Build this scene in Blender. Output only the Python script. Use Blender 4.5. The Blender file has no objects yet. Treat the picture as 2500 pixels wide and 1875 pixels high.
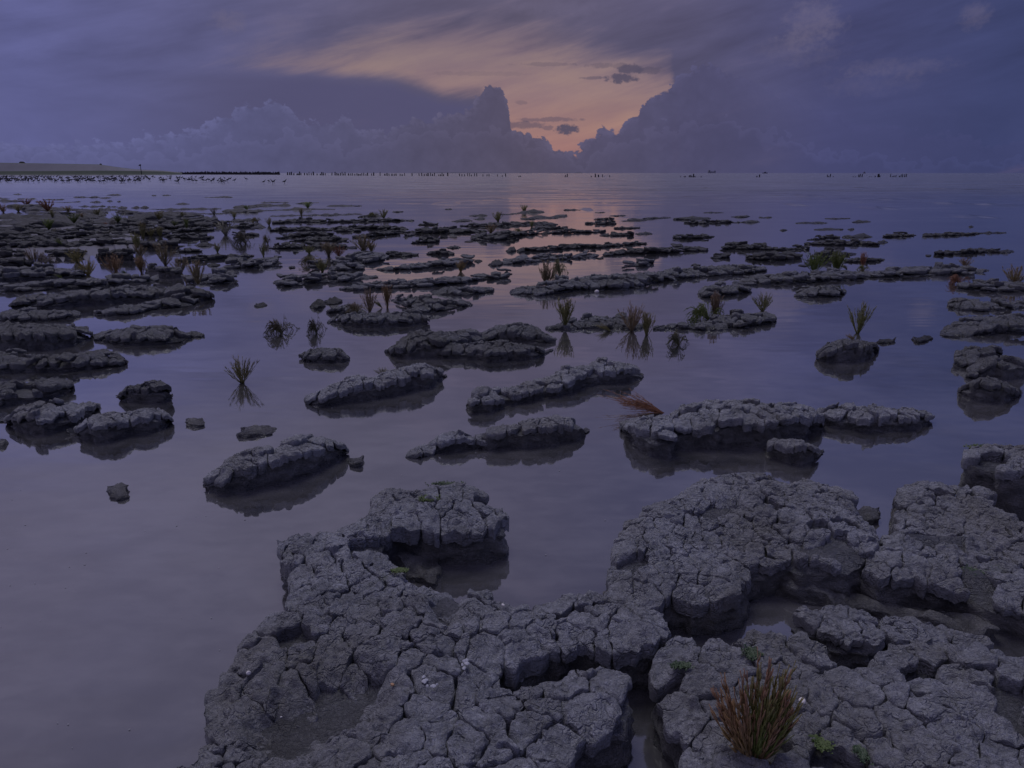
import bpy, math, random
import numpy as np
from mathutils import Vector
from mathutils.geometry import delaunay_2d_cdt

SC = bpy.context.scene
COL = SC.collection
R = math.radians

# ------------------------------------------------------------------ camera
CAM_H = 1.5
SW, SH = 2500.0, 1875.0            # the photograph's pixel grid, used only to survey ground positions
F_PX = SW * 24.0 / 36.0
Y_HOR = 422.5
PITCH = math.atan((SH / 2 - Y_HOR) / F_PX)
cam_data = bpy.data.cameras.new('camera')
cam_data.lens = 24.0
cam_data.sensor_width = 36.0
cam_data.clip_start = 0.05
cam_data.clip_end = 40000.0
cam = bpy.data.objects.new('camera', cam_data)
cam.location = (0, 0, CAM_H)
cam.rotation_euler = (R(90) - PITCH, 0, 0)
COL.objects.link(cam)
SC.camera = cam

SC.render.engine = 'CYCLES'
SC.cycles.use_denoising = True
SC.cycles.max_bounces = 6
SC.cycles.sample_clamp_indirect = 4.0
SC.view_settings.view_transform = 'Standard'
SC.view_settings.look = 'None'
SC.view_settings.gamma = 1.0
SC.view_settings.exposure = 0.0
SC.view_settings.use_curve_mapping = False


def raydir(x, y):
    u = (x - SW / 2) / F_PX
    v = (SH / 2 - y) / F_PX
    cp, sp = math.cos(PITCH), math.sin(PITCH)
    # camera forward tilted down by PITCH
    return np.array([u, cp + v * sp, -sp + v * cp])


def at(x, y, z=0.0):
    """survey: the point of the horizontal plane z seen in photo pixel x, y"""
    d = raydir(x, y)
    if d[2] >= -1e-4:
        d = d.copy(); d[2] = -1e-4
    t = (z - CAM_H) / d[2]
    return np.array([d[0] * t, d[1] * t])


def azel(x, y):
    d = raydir(x, y)
    d = d / np.linalg.norm(d)
    return math.degrees(math.atan2(d[0], d[1])), math.degrees(math.asin(d[2]))


def lin(r, g, b):
    f = lambda c: (c / 255.0) / 12.92 if c <= 10 else (((c / 255.0) + 0.055) / 1.055) ** 2.4
    return (f(r), f(g), f(b), 1.0)


# ------------------------------------------------------------------ node helper
class NT:
    def __init__(self, tree):
        self.t = tree
        self.n = tree.nodes
        self.l = tree.links

    def node(self, typ, **kw):
        nd = self.n.new(typ)
        for k, v in kw.items():
            setattr(nd, k, v)
        return nd

    def put(self, sock, v):
        if v is None:
            return
        if isinstance(v, bpy.types.NodeSocket):
            self.l.new(v, sock)
        else:
            sock.default_value = v

    def m(self, op, a, b=None, c=None, clamp=False):
        nd = self.node('ShaderNodeMath', operation=op, use_clamp=clamp)
        self.put(nd.inputs[0], a); self.put(nd.inputs[1], b); self.put(nd.inputs[2], c)
        return nd.outputs[0]

    def smooth(self, v, lo, hi, a=0.0, b=1.0):
        nd = self.node('ShaderNodeMapRange', interpolation_type='SMOOTHSTEP')
        self.put(nd.inputs[0], v)
        for i, q in enumerate((lo, hi, a, b)):
            self.put(nd.inputs[i + 1], q)
        return nd.outputs[0]

    def mix(self, fac, a, b, mode='MIX'):
        nd = self.node('ShaderNodeMix', data_type='RGBA', blend_type=mode)
        self.put(nd.inputs[0], fac); self.put(nd.inputs[6], a); self.put(nd.inputs[7], b)
        return nd.outputs[2]

    def comb(self, x, y, z=0.0):
        nd = self.node('ShaderNodeCombineXYZ')
        self.put(nd.inputs[0], x); self.put(nd.inputs[1], y); self.put(nd.inputs[2], z)
        return nd.outputs[0]

    def sep(self, v):
        nd = self.node('ShaderNodeSeparateXYZ')
        self.put(nd.inputs[0], v)
        return nd.outputs

    def noise(self, vec, scale, detail=4.0, rough=0.55, dist=0.0):
        nd = self.node('ShaderNodeTexNoise')
        self.put(nd.inputs['Vector'], vec)
        nd.inputs['Scale'].default_value = scale
        nd.inputs['Detail'].default_value = detail
        nd.inputs['Roughness'].default_value = rough
        nd.inputs['Distortion'].default_value = dist
        return nd.outputs[0]

    def vmul(self, v, s):
        nd = self.node('ShaderNodeVectorMath', operation='MULTIPLY')
        self.put(nd.inputs[0], v); nd.inputs[1].default_value = s
        return nd.outputs[0]

    def curve(self, v, pts, lo, hi, olo, ohi):
        """piecewise-linear function of v through pts"""
        x = self.m('DIVIDE', self.m('SUBTRACT', v, lo), hi - lo, clamp=True)
        nd = self.node('ShaderNodeFloatCurve')
        c = nd.mapping.curves[0]
        pts = sorted(pts)
        q = [((p[0] - lo) / (hi - lo), (p[1] - olo) / (ohi - olo)) for p in pts]
        q = [(min(max(a, 0), 1), min(max(b, 0), 1)) for a, b in q]
        c.points[0].location = q[0]; c.points[1].location = q[-1]
        for a in q[1:-1]:
            c.points.new(*a)
        for p in c.points:
            p.handle_type = 'VECTOR'
        nd.mapping.update()
        self.put(nd.inputs['Value'], x)
        return self.m('MULTIPLY_ADD', nd.outputs[0], ohi - olo, olo)

    def ramp(self, v, stops, interp='LINEAR'):
        nd = self.node('ShaderNodeValToRGB')
        e = nd.color_ramp.elements
        e[0].position, e[0].color = stops[0][0], stops[0][1]
        e[1].position, e[1].color = stops[-1][0], stops[-1][1]
        for p, c in stops[1:-1]:
            k = e.new(p); k.color = c
        nd.color_ramp.interpolation = interp
        self.put(nd.inputs[0], v)
        return nd.outputs[0]


# ------------------------------------------------------------------ sky (dusk cloud deck with a gap over the sea)
SUN_EL, SUN_AZ = R(64), R(-12)       # the brightest part of the veiled sky, ahead of the viewer


def sky():
    w = bpy.data.worlds.new('World')
    SC.world = w
    w.use_nodes = True
    w.node_tree.nodes.clear()
    T = NT(w.node_tree)
    d = T.node('ShaderNodeTexCoord').outputs['Generated']
    nrm = T.node('ShaderNodeVectorMath', operation='NORMALIZE')
    T.put(nrm.inputs[0], d)
    d = nrm.outputs[0]
    x, y, z = T.sep(d)
    az = T.m('MULTIPLY', T.m('ARCTAN2', x, y), 180 / math.pi)
    el = T.m('MULTIPLY', T.m('ARCSINE', z), 180 / math.pi)
    ae = T.comb(az, el)
    P = lambda pts: [azel(a, b) for a, b in pts]
    LO, HI, OLO, OHI = -50.0, 50.0, -2.0, 18.0
    cv = lambda v, pts: T.curve(v, P(pts), LO, HI, OLO, OHI)

    # warps: billows for the cumulus edge, drawn-out wisps for the upper deck
    nb = T.m('SUBTRACT', T.noise(ae, 0.75, 6, 0.62), 0.5)
    nb2 = T.m('SUBTRACT', T.noise(T.vmul(ae, (1, 1.3, 1)), 1.9, 6, 0.62), 0.5)
    rot = T.comb(T.m('MULTIPLY_ADD', el, 1.6, T.m('MULTIPLY', az, 0.55)), T.m('MULTIPLY_ADD', az, -0.28, el))
    def cells(sc, warp):
        nd = T.node('ShaderNodeTexVoronoi', feature='SMOOTH_F1')
        nd.inputs['Scale'].default_value = sc
        nd.inputs['Smoothness'].default_value = 0.25
        T.put(nd.inputs['Vector'], T.comb(T.m('MULTIPLY_ADD', nb2, warp, az), T.m('MULTIPLY_ADD', nb, warp, el)))
        return T.m('SUBTRACT', 0.45, nd.outputs['Distance'])
    vb = T.m('ADD', T.m('MULTIPLY', cells(0.85, 1.2), 0.95), T.m('MULTIPLY', cells(2.1, 0.7), 0.5))
    wisp = T.m('SUBTRACT', T.noise(T.vmul(rot, (0.1, 0.55, 1)), 1.0, 6, 0.58, 0.3), 0.5)
    big = T.m('SUBTRACT', T.noise(T.vmul(d, (2.2, 2.2, 6.5)), 1.0, 5, 0.55, 0.4), 0.5)
    med = T.m('SUBTRACT', T.noise(T.vmul(d, (6, 6, 17)), 1.0, 5, 0.6, 0.5), 0.5)

    # cloud deck colour across the view
    a01 = T.m('DIVIDE', T.m('ADD', az, 60.0), 120.0, clamp=True)
    pos = lambda px: (azel(px, 200)[0] + 60) / 120
    deck = T.ramp(a01, [(0.0, lin(92, 94, 138)), (pos(60), lin(92, 94, 140)), (pos(480), lin(85, 85, 122)),
                        (pos(900), lin(88, 84, 110)), (pos(1300), lin(91, 85, 107)), (pos(1700), lin(83, 80, 109)),
                        (pos(2050), lin(70, 72, 111)), (pos(2450), lin(60, 66, 105)), (1.0, lin(60, 65, 104))])
    shade = T.m('MULTIPLY_ADD', big, 0.6, T.m('MULTIPLY_ADD', med, 0.4, T.m('MULTIPLY_ADD', T.m('MULTIPLY', wisp, T.smooth(el, 3, 8)), 0.75, 1.05)))
    deck = T.mix(1.0, deck, T.comb(shade, shade, shade), 'MULTIPLY')
    # faint dusky pink where the deck thins towards the gap
    pinkn = T.m('MULTIPLY', T.smooth(T.m('ADD', med, wisp), 0.02, 0.35), T.smooth(T.m('ABSOLUTE', T.m('SUBTRACT', az, 1.0)), 24, 4))
    deck = T.mix(T.m('MULTIPLY', pinkn, 0.5), deck, lin(118, 102, 118))

    # above the view the deck turns to an even mauve grey (seen in the water's sheen)
    deck = T.mix(T.m('MULTIPLY', T.smooth(el, 12.5, 23.0), 0.8), deck, T.ramp(a01, [(0.0, lin(112, 106, 124)), (pos(60), lin(110, 106, 127)), (pos(700), lin(100, 97, 117)), (pos(1300), lin(84, 83, 110)), (pos(1800), lin(76, 78, 110)), (1.0, lin(72, 75, 110))]))

    # clear gap
    U = cv(az, [(480, 230), (590, 190), (640, 158), (720, 138), (820, 108), (920, 72), (1000, 48), (1100, 34), (1200, 40), (1290, 58),
                (1350, 85), (1420, 118), (1500, 138), (1600, 152), (1640, 172), (1668, 480), (2600, 480)])
    L = cv(az, [(480, 160), (640, 170), (760, 176), (850, 183), (960, 192), (1030, 214), (1080, 234), (1180, 236), (1230, 420), (2600, 420)])
    gapu = T.smooth(T.m('ADD', T.m('SUBTRACT', U, el), T.m('MULTIPLY', wisp, 6.5)), -1.5, 2.5)
    gapl = T.smooth(T.m('ADD', T.m('SUBTRACT', el, L), T.m('MULTIPLY', wisp, 2.2)), -0.5, 0.9)
    gap = T.m('MULTIPLY', gapu, gapl)
    e01 = T.m('DIVIDE', T.m('SUBTRACT', el, 1.5), 10.5, clamp=True)
    glow = T.ramp(e01, [(0.0, lin(150, 115, 114)), (0.18, lin(149, 119, 118)), (0.4, lin(141, 118, 122)), (0.65, lin(128, 111, 121)), (1.0, lin(110, 99, 117))])
    nish = T.node('ShaderNodeTexSky', sky_type='NISHITA', sun_disc=False)
    nish.sun_elevation = R(2.0); nish.sun_rotation = R(2); nish.air_density = 1.5
    glow = T.mix(0.002, glow, nish.outputs[0])
    gstreak = T.m('MULTIPLY_ADD', wisp, 0.7, T.m('MULTIPLY_ADD', med, 0.35, 1.0))
    glow = T.mix(1.0, glow, T.comb(gstreak, gstreak, T.m('MULTIPLY_ADD', wisp, 0.25, 1.0)), 'MULTIPLY')
    col = T.mix(gap, deck, glow)

    # thin dark streaks and puffs hanging in the gap
    for (px, py, wx, wy, k) in [(1512, 192, 44, 12, 0.9), (1540, 169, 30, 11, 0.85), (1450, 190, 40, 4, 0.5), (1480, 160, 60, 7, 0.4), (1588, 172, 34, 9, 0.6),
                                (1384, 316, 27, 13, 0.95), (1337, 312, 14, 6, 0.5), (1275, 305, 60, 9, 0.6), (1340, 292, 80, 6, 0.5), (1270, 250, 16, 5, 0.3),
                                (1330, 157, 70, 5, 0.3), (1180, 180, 120, 6, 0.15)]:
        ca, ce = azel(px, py)
        sa = abs(azel(px + wx, py)[0] - ca); se = abs(azel(px, py + wy)[1] - ce)
        q1 = T.m('DIVIDE', T.m('SUBTRACT', az, ca), sa)
        q2 = T.m('DIVIDE', T.m('SUBTRACT', el, ce), se)
        r = T.m('ADD', T.m('MULTIPLY', q1, q1), T.m('MULTIPLY', q2, q2))
        r = T.m('ADD', r, T.m('MULTIPLY', T.m('ADD', nb2, nb), 3.2))
        col = T.mix(T.m('MULTIPLY', T.smooth(r, 1.35, 0.35), k), col, lin(84, 78, 98))

    # grey shelf under the gap, left
    Sh = cv(az, [(-200, 150), (300, 165), (480, 172), (600, 174), (760, 178), (850, 185), (960, 194), (1030, 216), (1080, 236), (1180, 240), (1240, 420), (2600, 420)])
    shelf = T.m('MULTIPLY', T.smooth(T.m('ADD', T.m('SUBTRACT', Sh, el), T.m('MULTIPLY', wisp, 1.2)), -0.2, 0.8), T.smooth(az, azel(260, 200)[0], azel(720, 200)[0]))
    col = T.mix(T.m('MULTIPLY', shelf, 0.8), col, lin(82, 80, 113))

    # towering cumulus in front
    Tc = cv(az, [(-400, 350), (0, 345), (200, 345), (420, 330), (520, 302), (570, 272), (600, 254), (650, 240), (690, 250), (715, 270), (760, 294),
                 (805, 302), (828, 274), (850, 277), (866, 304), (930, 320), (975, 306), (990, 288), (1030, 284), (1090, 276), (1148, 262),
                 (1164, 240), (1174, 216), (1186, 204), (1203, 198), (1220, 202), (1231, 214), (1239, 235), (1243, 262), (1246, 300), (1252, 318), (1290, 322), (1320, 330),
                 (1340, 352), (1370, 360), (1410, 362), (1440, 337), (1462, 314), (1480, 310), (1500, 318), (1530, 292), (1556, 278), (1566, 248),
                 (1600, 226), (1640, 196), (1690, 156), (1740, 148), (1800, 180), (1900, 230), (2050, 280), (2300, 330), (2900, 350)])
    dt = T.m('ADD', T.m('SUBTRACT', Tc, el), T.m('ADD', vb, T.m('ADD', T.m('MULTIPLY', nb, 0.9), T.m('MULTIPLY', nb2, 1.3))))
    cum = T.smooth(dt, -0.03, 0.17)
    rightfade = T.smooth(az, azel(1640, 200)[0], azel(1900, 200)[0], 1.0, 0.25)
    ccol = T.ramp(a01, [(0.0, lin(88, 90, 134)), (pos(200), lin(90, 92, 134)), (pos(650), lin(86, 86, 121)), (pos(1000), lin(84, 81, 108)), (pos(1300), lin(86, 80, 102)),
                        (pos(1600), lin(82, 79, 108)), (pos(2000), lin(68, 69, 108)), (1.0, lin(58, 62, 102))])
    rim = T.m('MULTIPLY', T.smooth(dt, 1.1, 0.05), T.smooth(T.m('ADD', nb2, T.m('MULTIPLY', nb, 0.8)), -0.15, 0.2))
    body = T.m('ADD', 1.0, T.m('ADD', T.m('MULTIPLY', rim, 0.3), T.m('ADD', T.m('MULTIPLY', vb, 0.13), T.m('MULTIPLY', nb, 0.2))))
    ccol = T.mix(1.0, ccol, T.comb(body, body, body), 'MULTIPLY')
    col = T.mix(T.m('MULTIPLY', cum, rightfade), col, ccol)
    # second, nearer bank of billows
    Tc2 = cv(az, [(-400, 380), (0, 370), (300, 372), (480, 360), (600, 330), (700, 320), (800, 345), (900, 352), (960, 335), (1040, 310), (1120, 318), (1200, 300), (1236, 312),
                  (1300, 345), (1360, 372), (1430, 378), (1520, 345), (1640, 300), (1760, 280), (1900, 330), (2200, 380), (2900, 390)])
    dt2 = T.m('ADD', T.m('SUBTRACT', Tc2, el), T.m('ADD', T.m('MULTIPLY', vb, 1.5), T.m('MULTIPLY', nb, 0.8)))
    rim2 = T.m('MULTIPLY', T.smooth(dt2, 0.0, 0.15), T.smooth(dt2, 1.0, 0.1))
    k2 = T.m('MULTIPLY_ADD', rim2, 0.14, T.m('MULTIPLY_ADD', T.smooth(dt2, -0.1, 0.2), -0.05, 1.0))
    col = T.mix(1.0, col, T.comb(k2, k2, k2), 'MULTIPLY')
    # pale anvil edges high on the right
    for (px, py, wx, wy, k) in [(1985, 60, 75, 60, 0.6), (1950, 120, 110, 40, 0.3), (2380, 40, 40, 34, 0.4), (2180, 165, 150, 22, 0.3), (2120, 205, 120, 30, 0.18), (560, 52, 50, 28, 0.55), (700, 60, 60, 30, 0.3), (1380, 20, 120, 22, 0.3), (600, 150, 60, 12, 0.3)]:
        ca, ce = azel(px, py)
        sa = abs(azel(px + wx, py)[0] - ca); se = abs(azel(px, py + wy)[1] - ce)
        q1 = T.m('DIVIDE', T.m('SUBTRACT', az, ca), sa)
        q2 = T.m('DIVIDE', T.m('SUBTRACT', el, ce), se)
        r = T.m('ADD', T.m('MULTIPLY', q1, q1), T.m('MULTIPLY', q2, q2))
        r = T.m('ADD', r, T.m('MULTIPLY', T.m('ADD', nb, nb2), 3.0))
        col = T.mix(T.m('MULTIPLY', T.smooth(r, 1.6, -0.6), k), col, lin(104, 98, 124))
    # overcast sky brightens towards the zenith (CIE overcast law)
    up = T.m('MULTIPLY_ADD', T.m('MAXIMUM', T.m('SUBTRACT', z, 0.16), 0.0), ZENITH, 1.0)
    col = T.mix(1.0, col, T.comb(up, up, up), 'MULTIPLY')
    bg = T.node('ShaderNodeBackground')
    T.put(bg.inputs[0], col)
    bg.inputs[1].default_value = SKY_GAIN
    out = T.node('ShaderNodeOutputWorld')
    T.l.new(bg.outputs[0], out.inputs[0])


ZENITH = 2.2
SKY_GAIN = 1.0
sky()

sun_d = bpy.data.lights.new('sun', 'SUN')
sun_d.energy = 0.88
sun_d.angle = R(24)
sun_d.color = (1.0, 0.985, 1.0)
sun = bpy.data.objects.new('sun', sun_d)
dv = Vector((math.sin(SUN_AZ) * math.cos(SUN_EL), math.cos(SUN_AZ) * math.cos(SUN_EL), math.sin(SUN_EL)))
sun.rotation_euler = dv.to_track_quat('Z', 'Y').to_euler()
sun.location = dv * 50
COL.objects.link(sun)


# ------------------------------------------------------------------ numpy noise
def _hash(ix, iy, iz, seed):
    h = (ix.astype(np.uint32) * np.uint32(374761393)) ^ (iy.astype(np.uint32) * np.uint32(668265263)) ^ (iz.astype(np.uint32) * np.uint32(2147483647 - 1274126177)) ^ np.uint32(seed * 97 + 13)
    h = (h ^ (h >> np.uint32(13))) * np.uint32(1274126177)
    h = h ^ (h >> np.uint32(16))
    h = h * np.uint32(2246822519)
    h = h ^ (h >> np.uint32(15))
    return h.astype(np.float64) / 4294967295.0


def vnoise(p, seed=0):
    p = np.asarray(p, float)
    i = np.floor(p).astype(np.int64)
    f = p - i
    u = f * f * f * (f * (f * 6 - 15) + 10)
    out = 0.0
    for dx in (0, 1):
        wx = u[..., 0] if dx else 1 - u[..., 0]
        for dy in (0, 1):
            wy = u[..., 1] if dy else 1 - u[..., 1]
            for dz in (0, 1):
                wz = u[..., 2] if dz else 1 - u[..., 2]
                out = out + wx * wy * wz * _hash(i[..., 0] + dx, i[..., 1] + dy, i[..., 2] + dz, seed)
    return out * 2 - 1


def fbm(p, octv=3, seed=0, gain=0.5):
    p = np.asarray(p, float)
    a, s, t = 1.0, 0.0, 0.0
    for k in range(octv):
        s = s + a * vnoise(p * (2.03 ** k) + 17.3 * k, seed + k)
        t += a
        a *= gain
    return s / t * 1.5


def worley(p, seed=0):
    """distance to nearest feature point, 3-D"""
    p = np.asarray(p, float)
    i = np.floor(p).astype(np.int64)
    best = np.full(p.shape[:-1], 9.0)
    for dx in (-1, 0, 1):
        for dy in (-1, 0, 1):
            for dz in (-1, 0, 1):
                a, b, c = i[..., 0] + dx, i[..., 1] + dy, i[..., 2] + dz
                q = np.stack([a + _hash(a, b, c, seed), b + _hash(a, b, c, seed + 1), c + _hash(a, b, c, seed + 2)], -1)
                best = np.minimum(best, ((q - p) ** 2).sum(-1))
    return np.sqrt(best)


def smoothstep(a, b, x):
    t = np.clip((x - a) / (b - a), 0, 1)
    return t * t * (3 - 2 * t)


def inside(pts, poly):
    x, y = pts[:, 0][:, None], pts[:, 1][:, None]
    a, b = poly, np.roll(poly, -1, 0)
    cond = (a[:, 1] > y) != (b[:, 1] > y)
    dy = b[:, 1] - a[:, 1]
    dy = np.where(np.abs(dy) < 1e-12, 1e-12, dy)
    xi = (b[:, 0] - a[:, 0]) * (y - a[:, 1]) / dy + a[:, 0]
    return (np.sum(cond & (x < xi), 1) % 2) == 1


def edge_dist(pts, poly):
    out = np.full(len(pts), 1e9)
    a, b = poly, np.roll(poly, -1, 0)
    for s in range(0, len(pts), 20000):
        q = pts[s:s + 20000]
        ab = b - a
        t = ((q[:, None, :] - a) * ab).sum(-1) / np.maximum((ab * ab).sum(-1), 1e-12)
        t = np.clip(t, 0, 1)
        dd = np.linalg.norm(q[:, None, :] - (a + t[..., None] * ab), axis=-1)
        out[s:s + 20000] = dd.min(1)
    return out


# ------------------------------------------------------------------ object helpers
def mesh_np(name, verts, loops, starts, totals, mats, smooth=True, midx=None):
    me = bpy.data.meshes.new(name)
    me.vertices.add(len(verts))
    me.vertices.foreach_set('co', np.ascontiguousarray(verts, np.float32).ravel())
    me.loops.add(len(loops))
    me.loops.foreach_set('vertex_index', np.ascontiguousarray(loops, np.int32))
    me.polygons.add(len(starts))
    me.polygons.foreach_set('loop_start', np.ascontiguousarray(starts, np.int32))
    me.polygons.foreach_set('loop_total', np.ascontiguousarray(totals, np.int32))
    me.polygons.foreach_set('use_smooth', np.full(len(starts), smooth))
    for m in mats:
        me.materials.append(m)
    if midx is not None:
        me.polygons.foreach_set('material_index', np.ascontiguousarray(midx, np.int32))
    me.update(calc_edges=True)
    return me


def mesh_py(name, verts, faces, mat, smooth=True):
    loops = [i for f in faces for i in f]
    totals = [len(f) for f in faces]
    starts = np.concatenate([[0], np.cumsum(totals)[:-1]]) if faces else []
    return mesh_np(name, np.array(verts, float), loops, starts, totals, [mat] if mat else [], smooth)


def link(name, me, parent=None, loc=None, rot=None, scale=None):
    o = bpy.data.objects.new(name, me)
    COL.objects.link(o)
    if parent is not None:
        o.parent = parent
    if loc is not None:
        o.location = loc
    if rot is not None:
        o.rotation_euler = rot
    if scale is not None:
        o.scale = scale
    return o


def tag(o, label=None, cat=None, group=None, kind=None):
    if label: o['label'] = label
    if cat: o['category'] = cat
    if group: o['group'] = group
    if kind: o['kind'] = kind
    return o


def principled(name):
    m = bpy.data.materials.new(name)
    m.use_nodes = True
    T = NT(m.node_tree)
    return m, T, m.node_tree.nodes['Principled BSDF']
# ------------------------------------------------------------------ materials
def clay(name, c1, c2, rough, relief=0.02, cracks=1.0, moss=0.0):
    m, T, b = principled(name)
    pos = T.node('ShaderNodeNewGeometry').outputs['Position']
    n1 = T.noise(pos, 7.0, 5, 0.6)
    n2 = T.noise(pos, 60.0, 4, 0.6)
    n3 = T.noise(pos, 2.2, 3, 0.5)
    f = T.smooth(T.m('ADD', T.m('MULTIPLY', n1, 0.6), T.m('MULTIPLY', n2, 0.4)), 0.32, 0.68)
    col = T.mix(f, c1, c2)
    tint = T.smooth(n3, 0.4, 0.65)
    col = T.mix(T.m('MULTIPLY', tint, 0.45), col, (c1[0] * 1.05, c1[1] * 0.98, c1[2] * 0.84, 1))
    speck = T.smooth(T.noise(pos, 230.0, 2, 0.5), 0.68, 0.8)
    col = T.mix(T.m('MULTIPLY', speck, 0.2), col, (0.42, 0.41, 0.42, 1))
    dk = T.smooth(T.noise(pos, 110.0, 3, 0.6), 0.6, 0.72)
    col = T.mix(T.m('MULTIPLY', dk, 0.45), col, (c1[0] * 0.45, c1[1] * 0.45, c1[2] * 0.45, 1))
    st = T.smooth(T.noise(pos, 1.7, 5, 0.6), 0.52, 0.68)
    col = T.mix(T.m('MULTIPLY', st, 0.5), col, (c1[0] * 0.8, c1[1] * 0.74, c1[2] * 0.58, 1))
    if moss > 0:
        mm = T.m('MULTIPLY', T.smooth(T.noise(pos, 3.1, 4, 0.65), 0.64, 0.74), T.smooth(n2, 0.4, 0.6))
        col = T.mix(T.m('MULTIPLY', mm, moss), col, (0.07, 0.095, 0.02, 1))
    # the foot of every block is soaked by the tide: darker and glossier
    zz = T.sep(pos)[2]
    soak = T.smooth(T.m('MULTIPLY_ADD', T.m('SUBTRACT', n1, 0.5), 0.04, zz), 0.045, 0.012)
    col = T.mix(T.m('MULTIPLY', soak, 0.5), col, (c1[0] * 0.4, c1[1] * 0.4, c1[2] * 0.38, 1))
    T.put(b.inputs['Base Color'], col)
    T.put(b.inputs['Roughness'], T.m('MULTIPLY_ADD', soak, -0.25, T.m('MULTIPLY_ADD', n2, 0.3, T.smooth(n3, 0.38, 0.62, rough - 0.38, rough - 0.1))))
    b.inputs['Specular IOR Level'].default_value = 0.6
    # fine relief: flakes, drying cracks, pits and grain
    nz = T.node('ShaderNodeTexNoise'); T.put(nz.inputs['Vector'], pos); nz.inputs['Scale'].default_value = 16.0; nz.inputs['Detail'].default_value = 4.0
    wp = T.node('ShaderNodeVectorMath', operation='MULTIPLY_ADD')
    T.put(wp.inputs[0], nz.outputs['Color']); wp.inputs[1].default_value = (0.085, 0.085, 0.085); T.put(wp.inputs[2], pos)
    lam = T.noise(T.vmul(wp.outputs[0], (0.8, 1.3, 3.0)), 30.0, 7, 0.68, 0.8)
    pits = T.smooth(T.noise(wp.outputs[0], 85.0, 4, 0.62), 0.36, 0.62)
    hgt = T.m('ADD', T.m('MULTIPLY', lam, 1.0), T.m('MULTIPLY', pits, 0.22))
    if cracks:
        for sc, wd, amt, lo in ((11.0, 0.05, 0.7, 0.46), (22.0, 0.07, 0.35, 0.5)):
            vor = T.node('ShaderNodeTexVoronoi', feature='DISTANCE_TO_EDGE')
            T.put(vor.inputs['Vector'], wp.outputs[0]); vor.inputs['Scale'].default_value = sc
            ck = T.m('SUBTRACT', 1.0, T.smooth(vor.outputs['Distance'], 0.0, wd))
            ck = T.m('MULTIPLY', ck, T.smooth(T.noise(pos, 9.0, 2, 0.5), lo, lo + 0.1))
            hgt = T.m('SUBTRACT', hgt, T.m('MULTIPLY', ck, amt * cracks))
    hgt = T.m('ADD', hgt, T.m('MULTIPLY', T.noise(pos, 190.0, 3, 0.6), 0.14))
    bp = T.node('ShaderNodeBump')
    bp.inputs['Strength'].default_value = 1.0
    bp.inputs['Distance'].default_value = relief
    T.put(bp.inputs['Height'], hgt)
    T.l.new(bp.outputs[0], b.inputs['Normal'])
    return m


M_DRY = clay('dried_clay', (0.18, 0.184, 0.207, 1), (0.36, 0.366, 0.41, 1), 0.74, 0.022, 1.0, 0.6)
M_DAMP_SHADED = clay('damp_shaded_clay', (0.095, 0.097, 0.108, 1), (0.2, 0.203, 0.225, 1), 0.6, 0.035, 1.0, 0.45)  # damp floors; on mid-distance clods low-angle shade is put into the colour
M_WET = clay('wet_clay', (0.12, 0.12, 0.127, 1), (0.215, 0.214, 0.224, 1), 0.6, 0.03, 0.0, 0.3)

M_FAR = clay('far_shaded_clay', (0.04, 0.04, 0.043, 1), (0.10, 0.099, 0.104, 1), 0.65, 0.07, 0.0, 0.3)  # distant blocks: the dark look of their shaded faces is put into the colour


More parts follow.
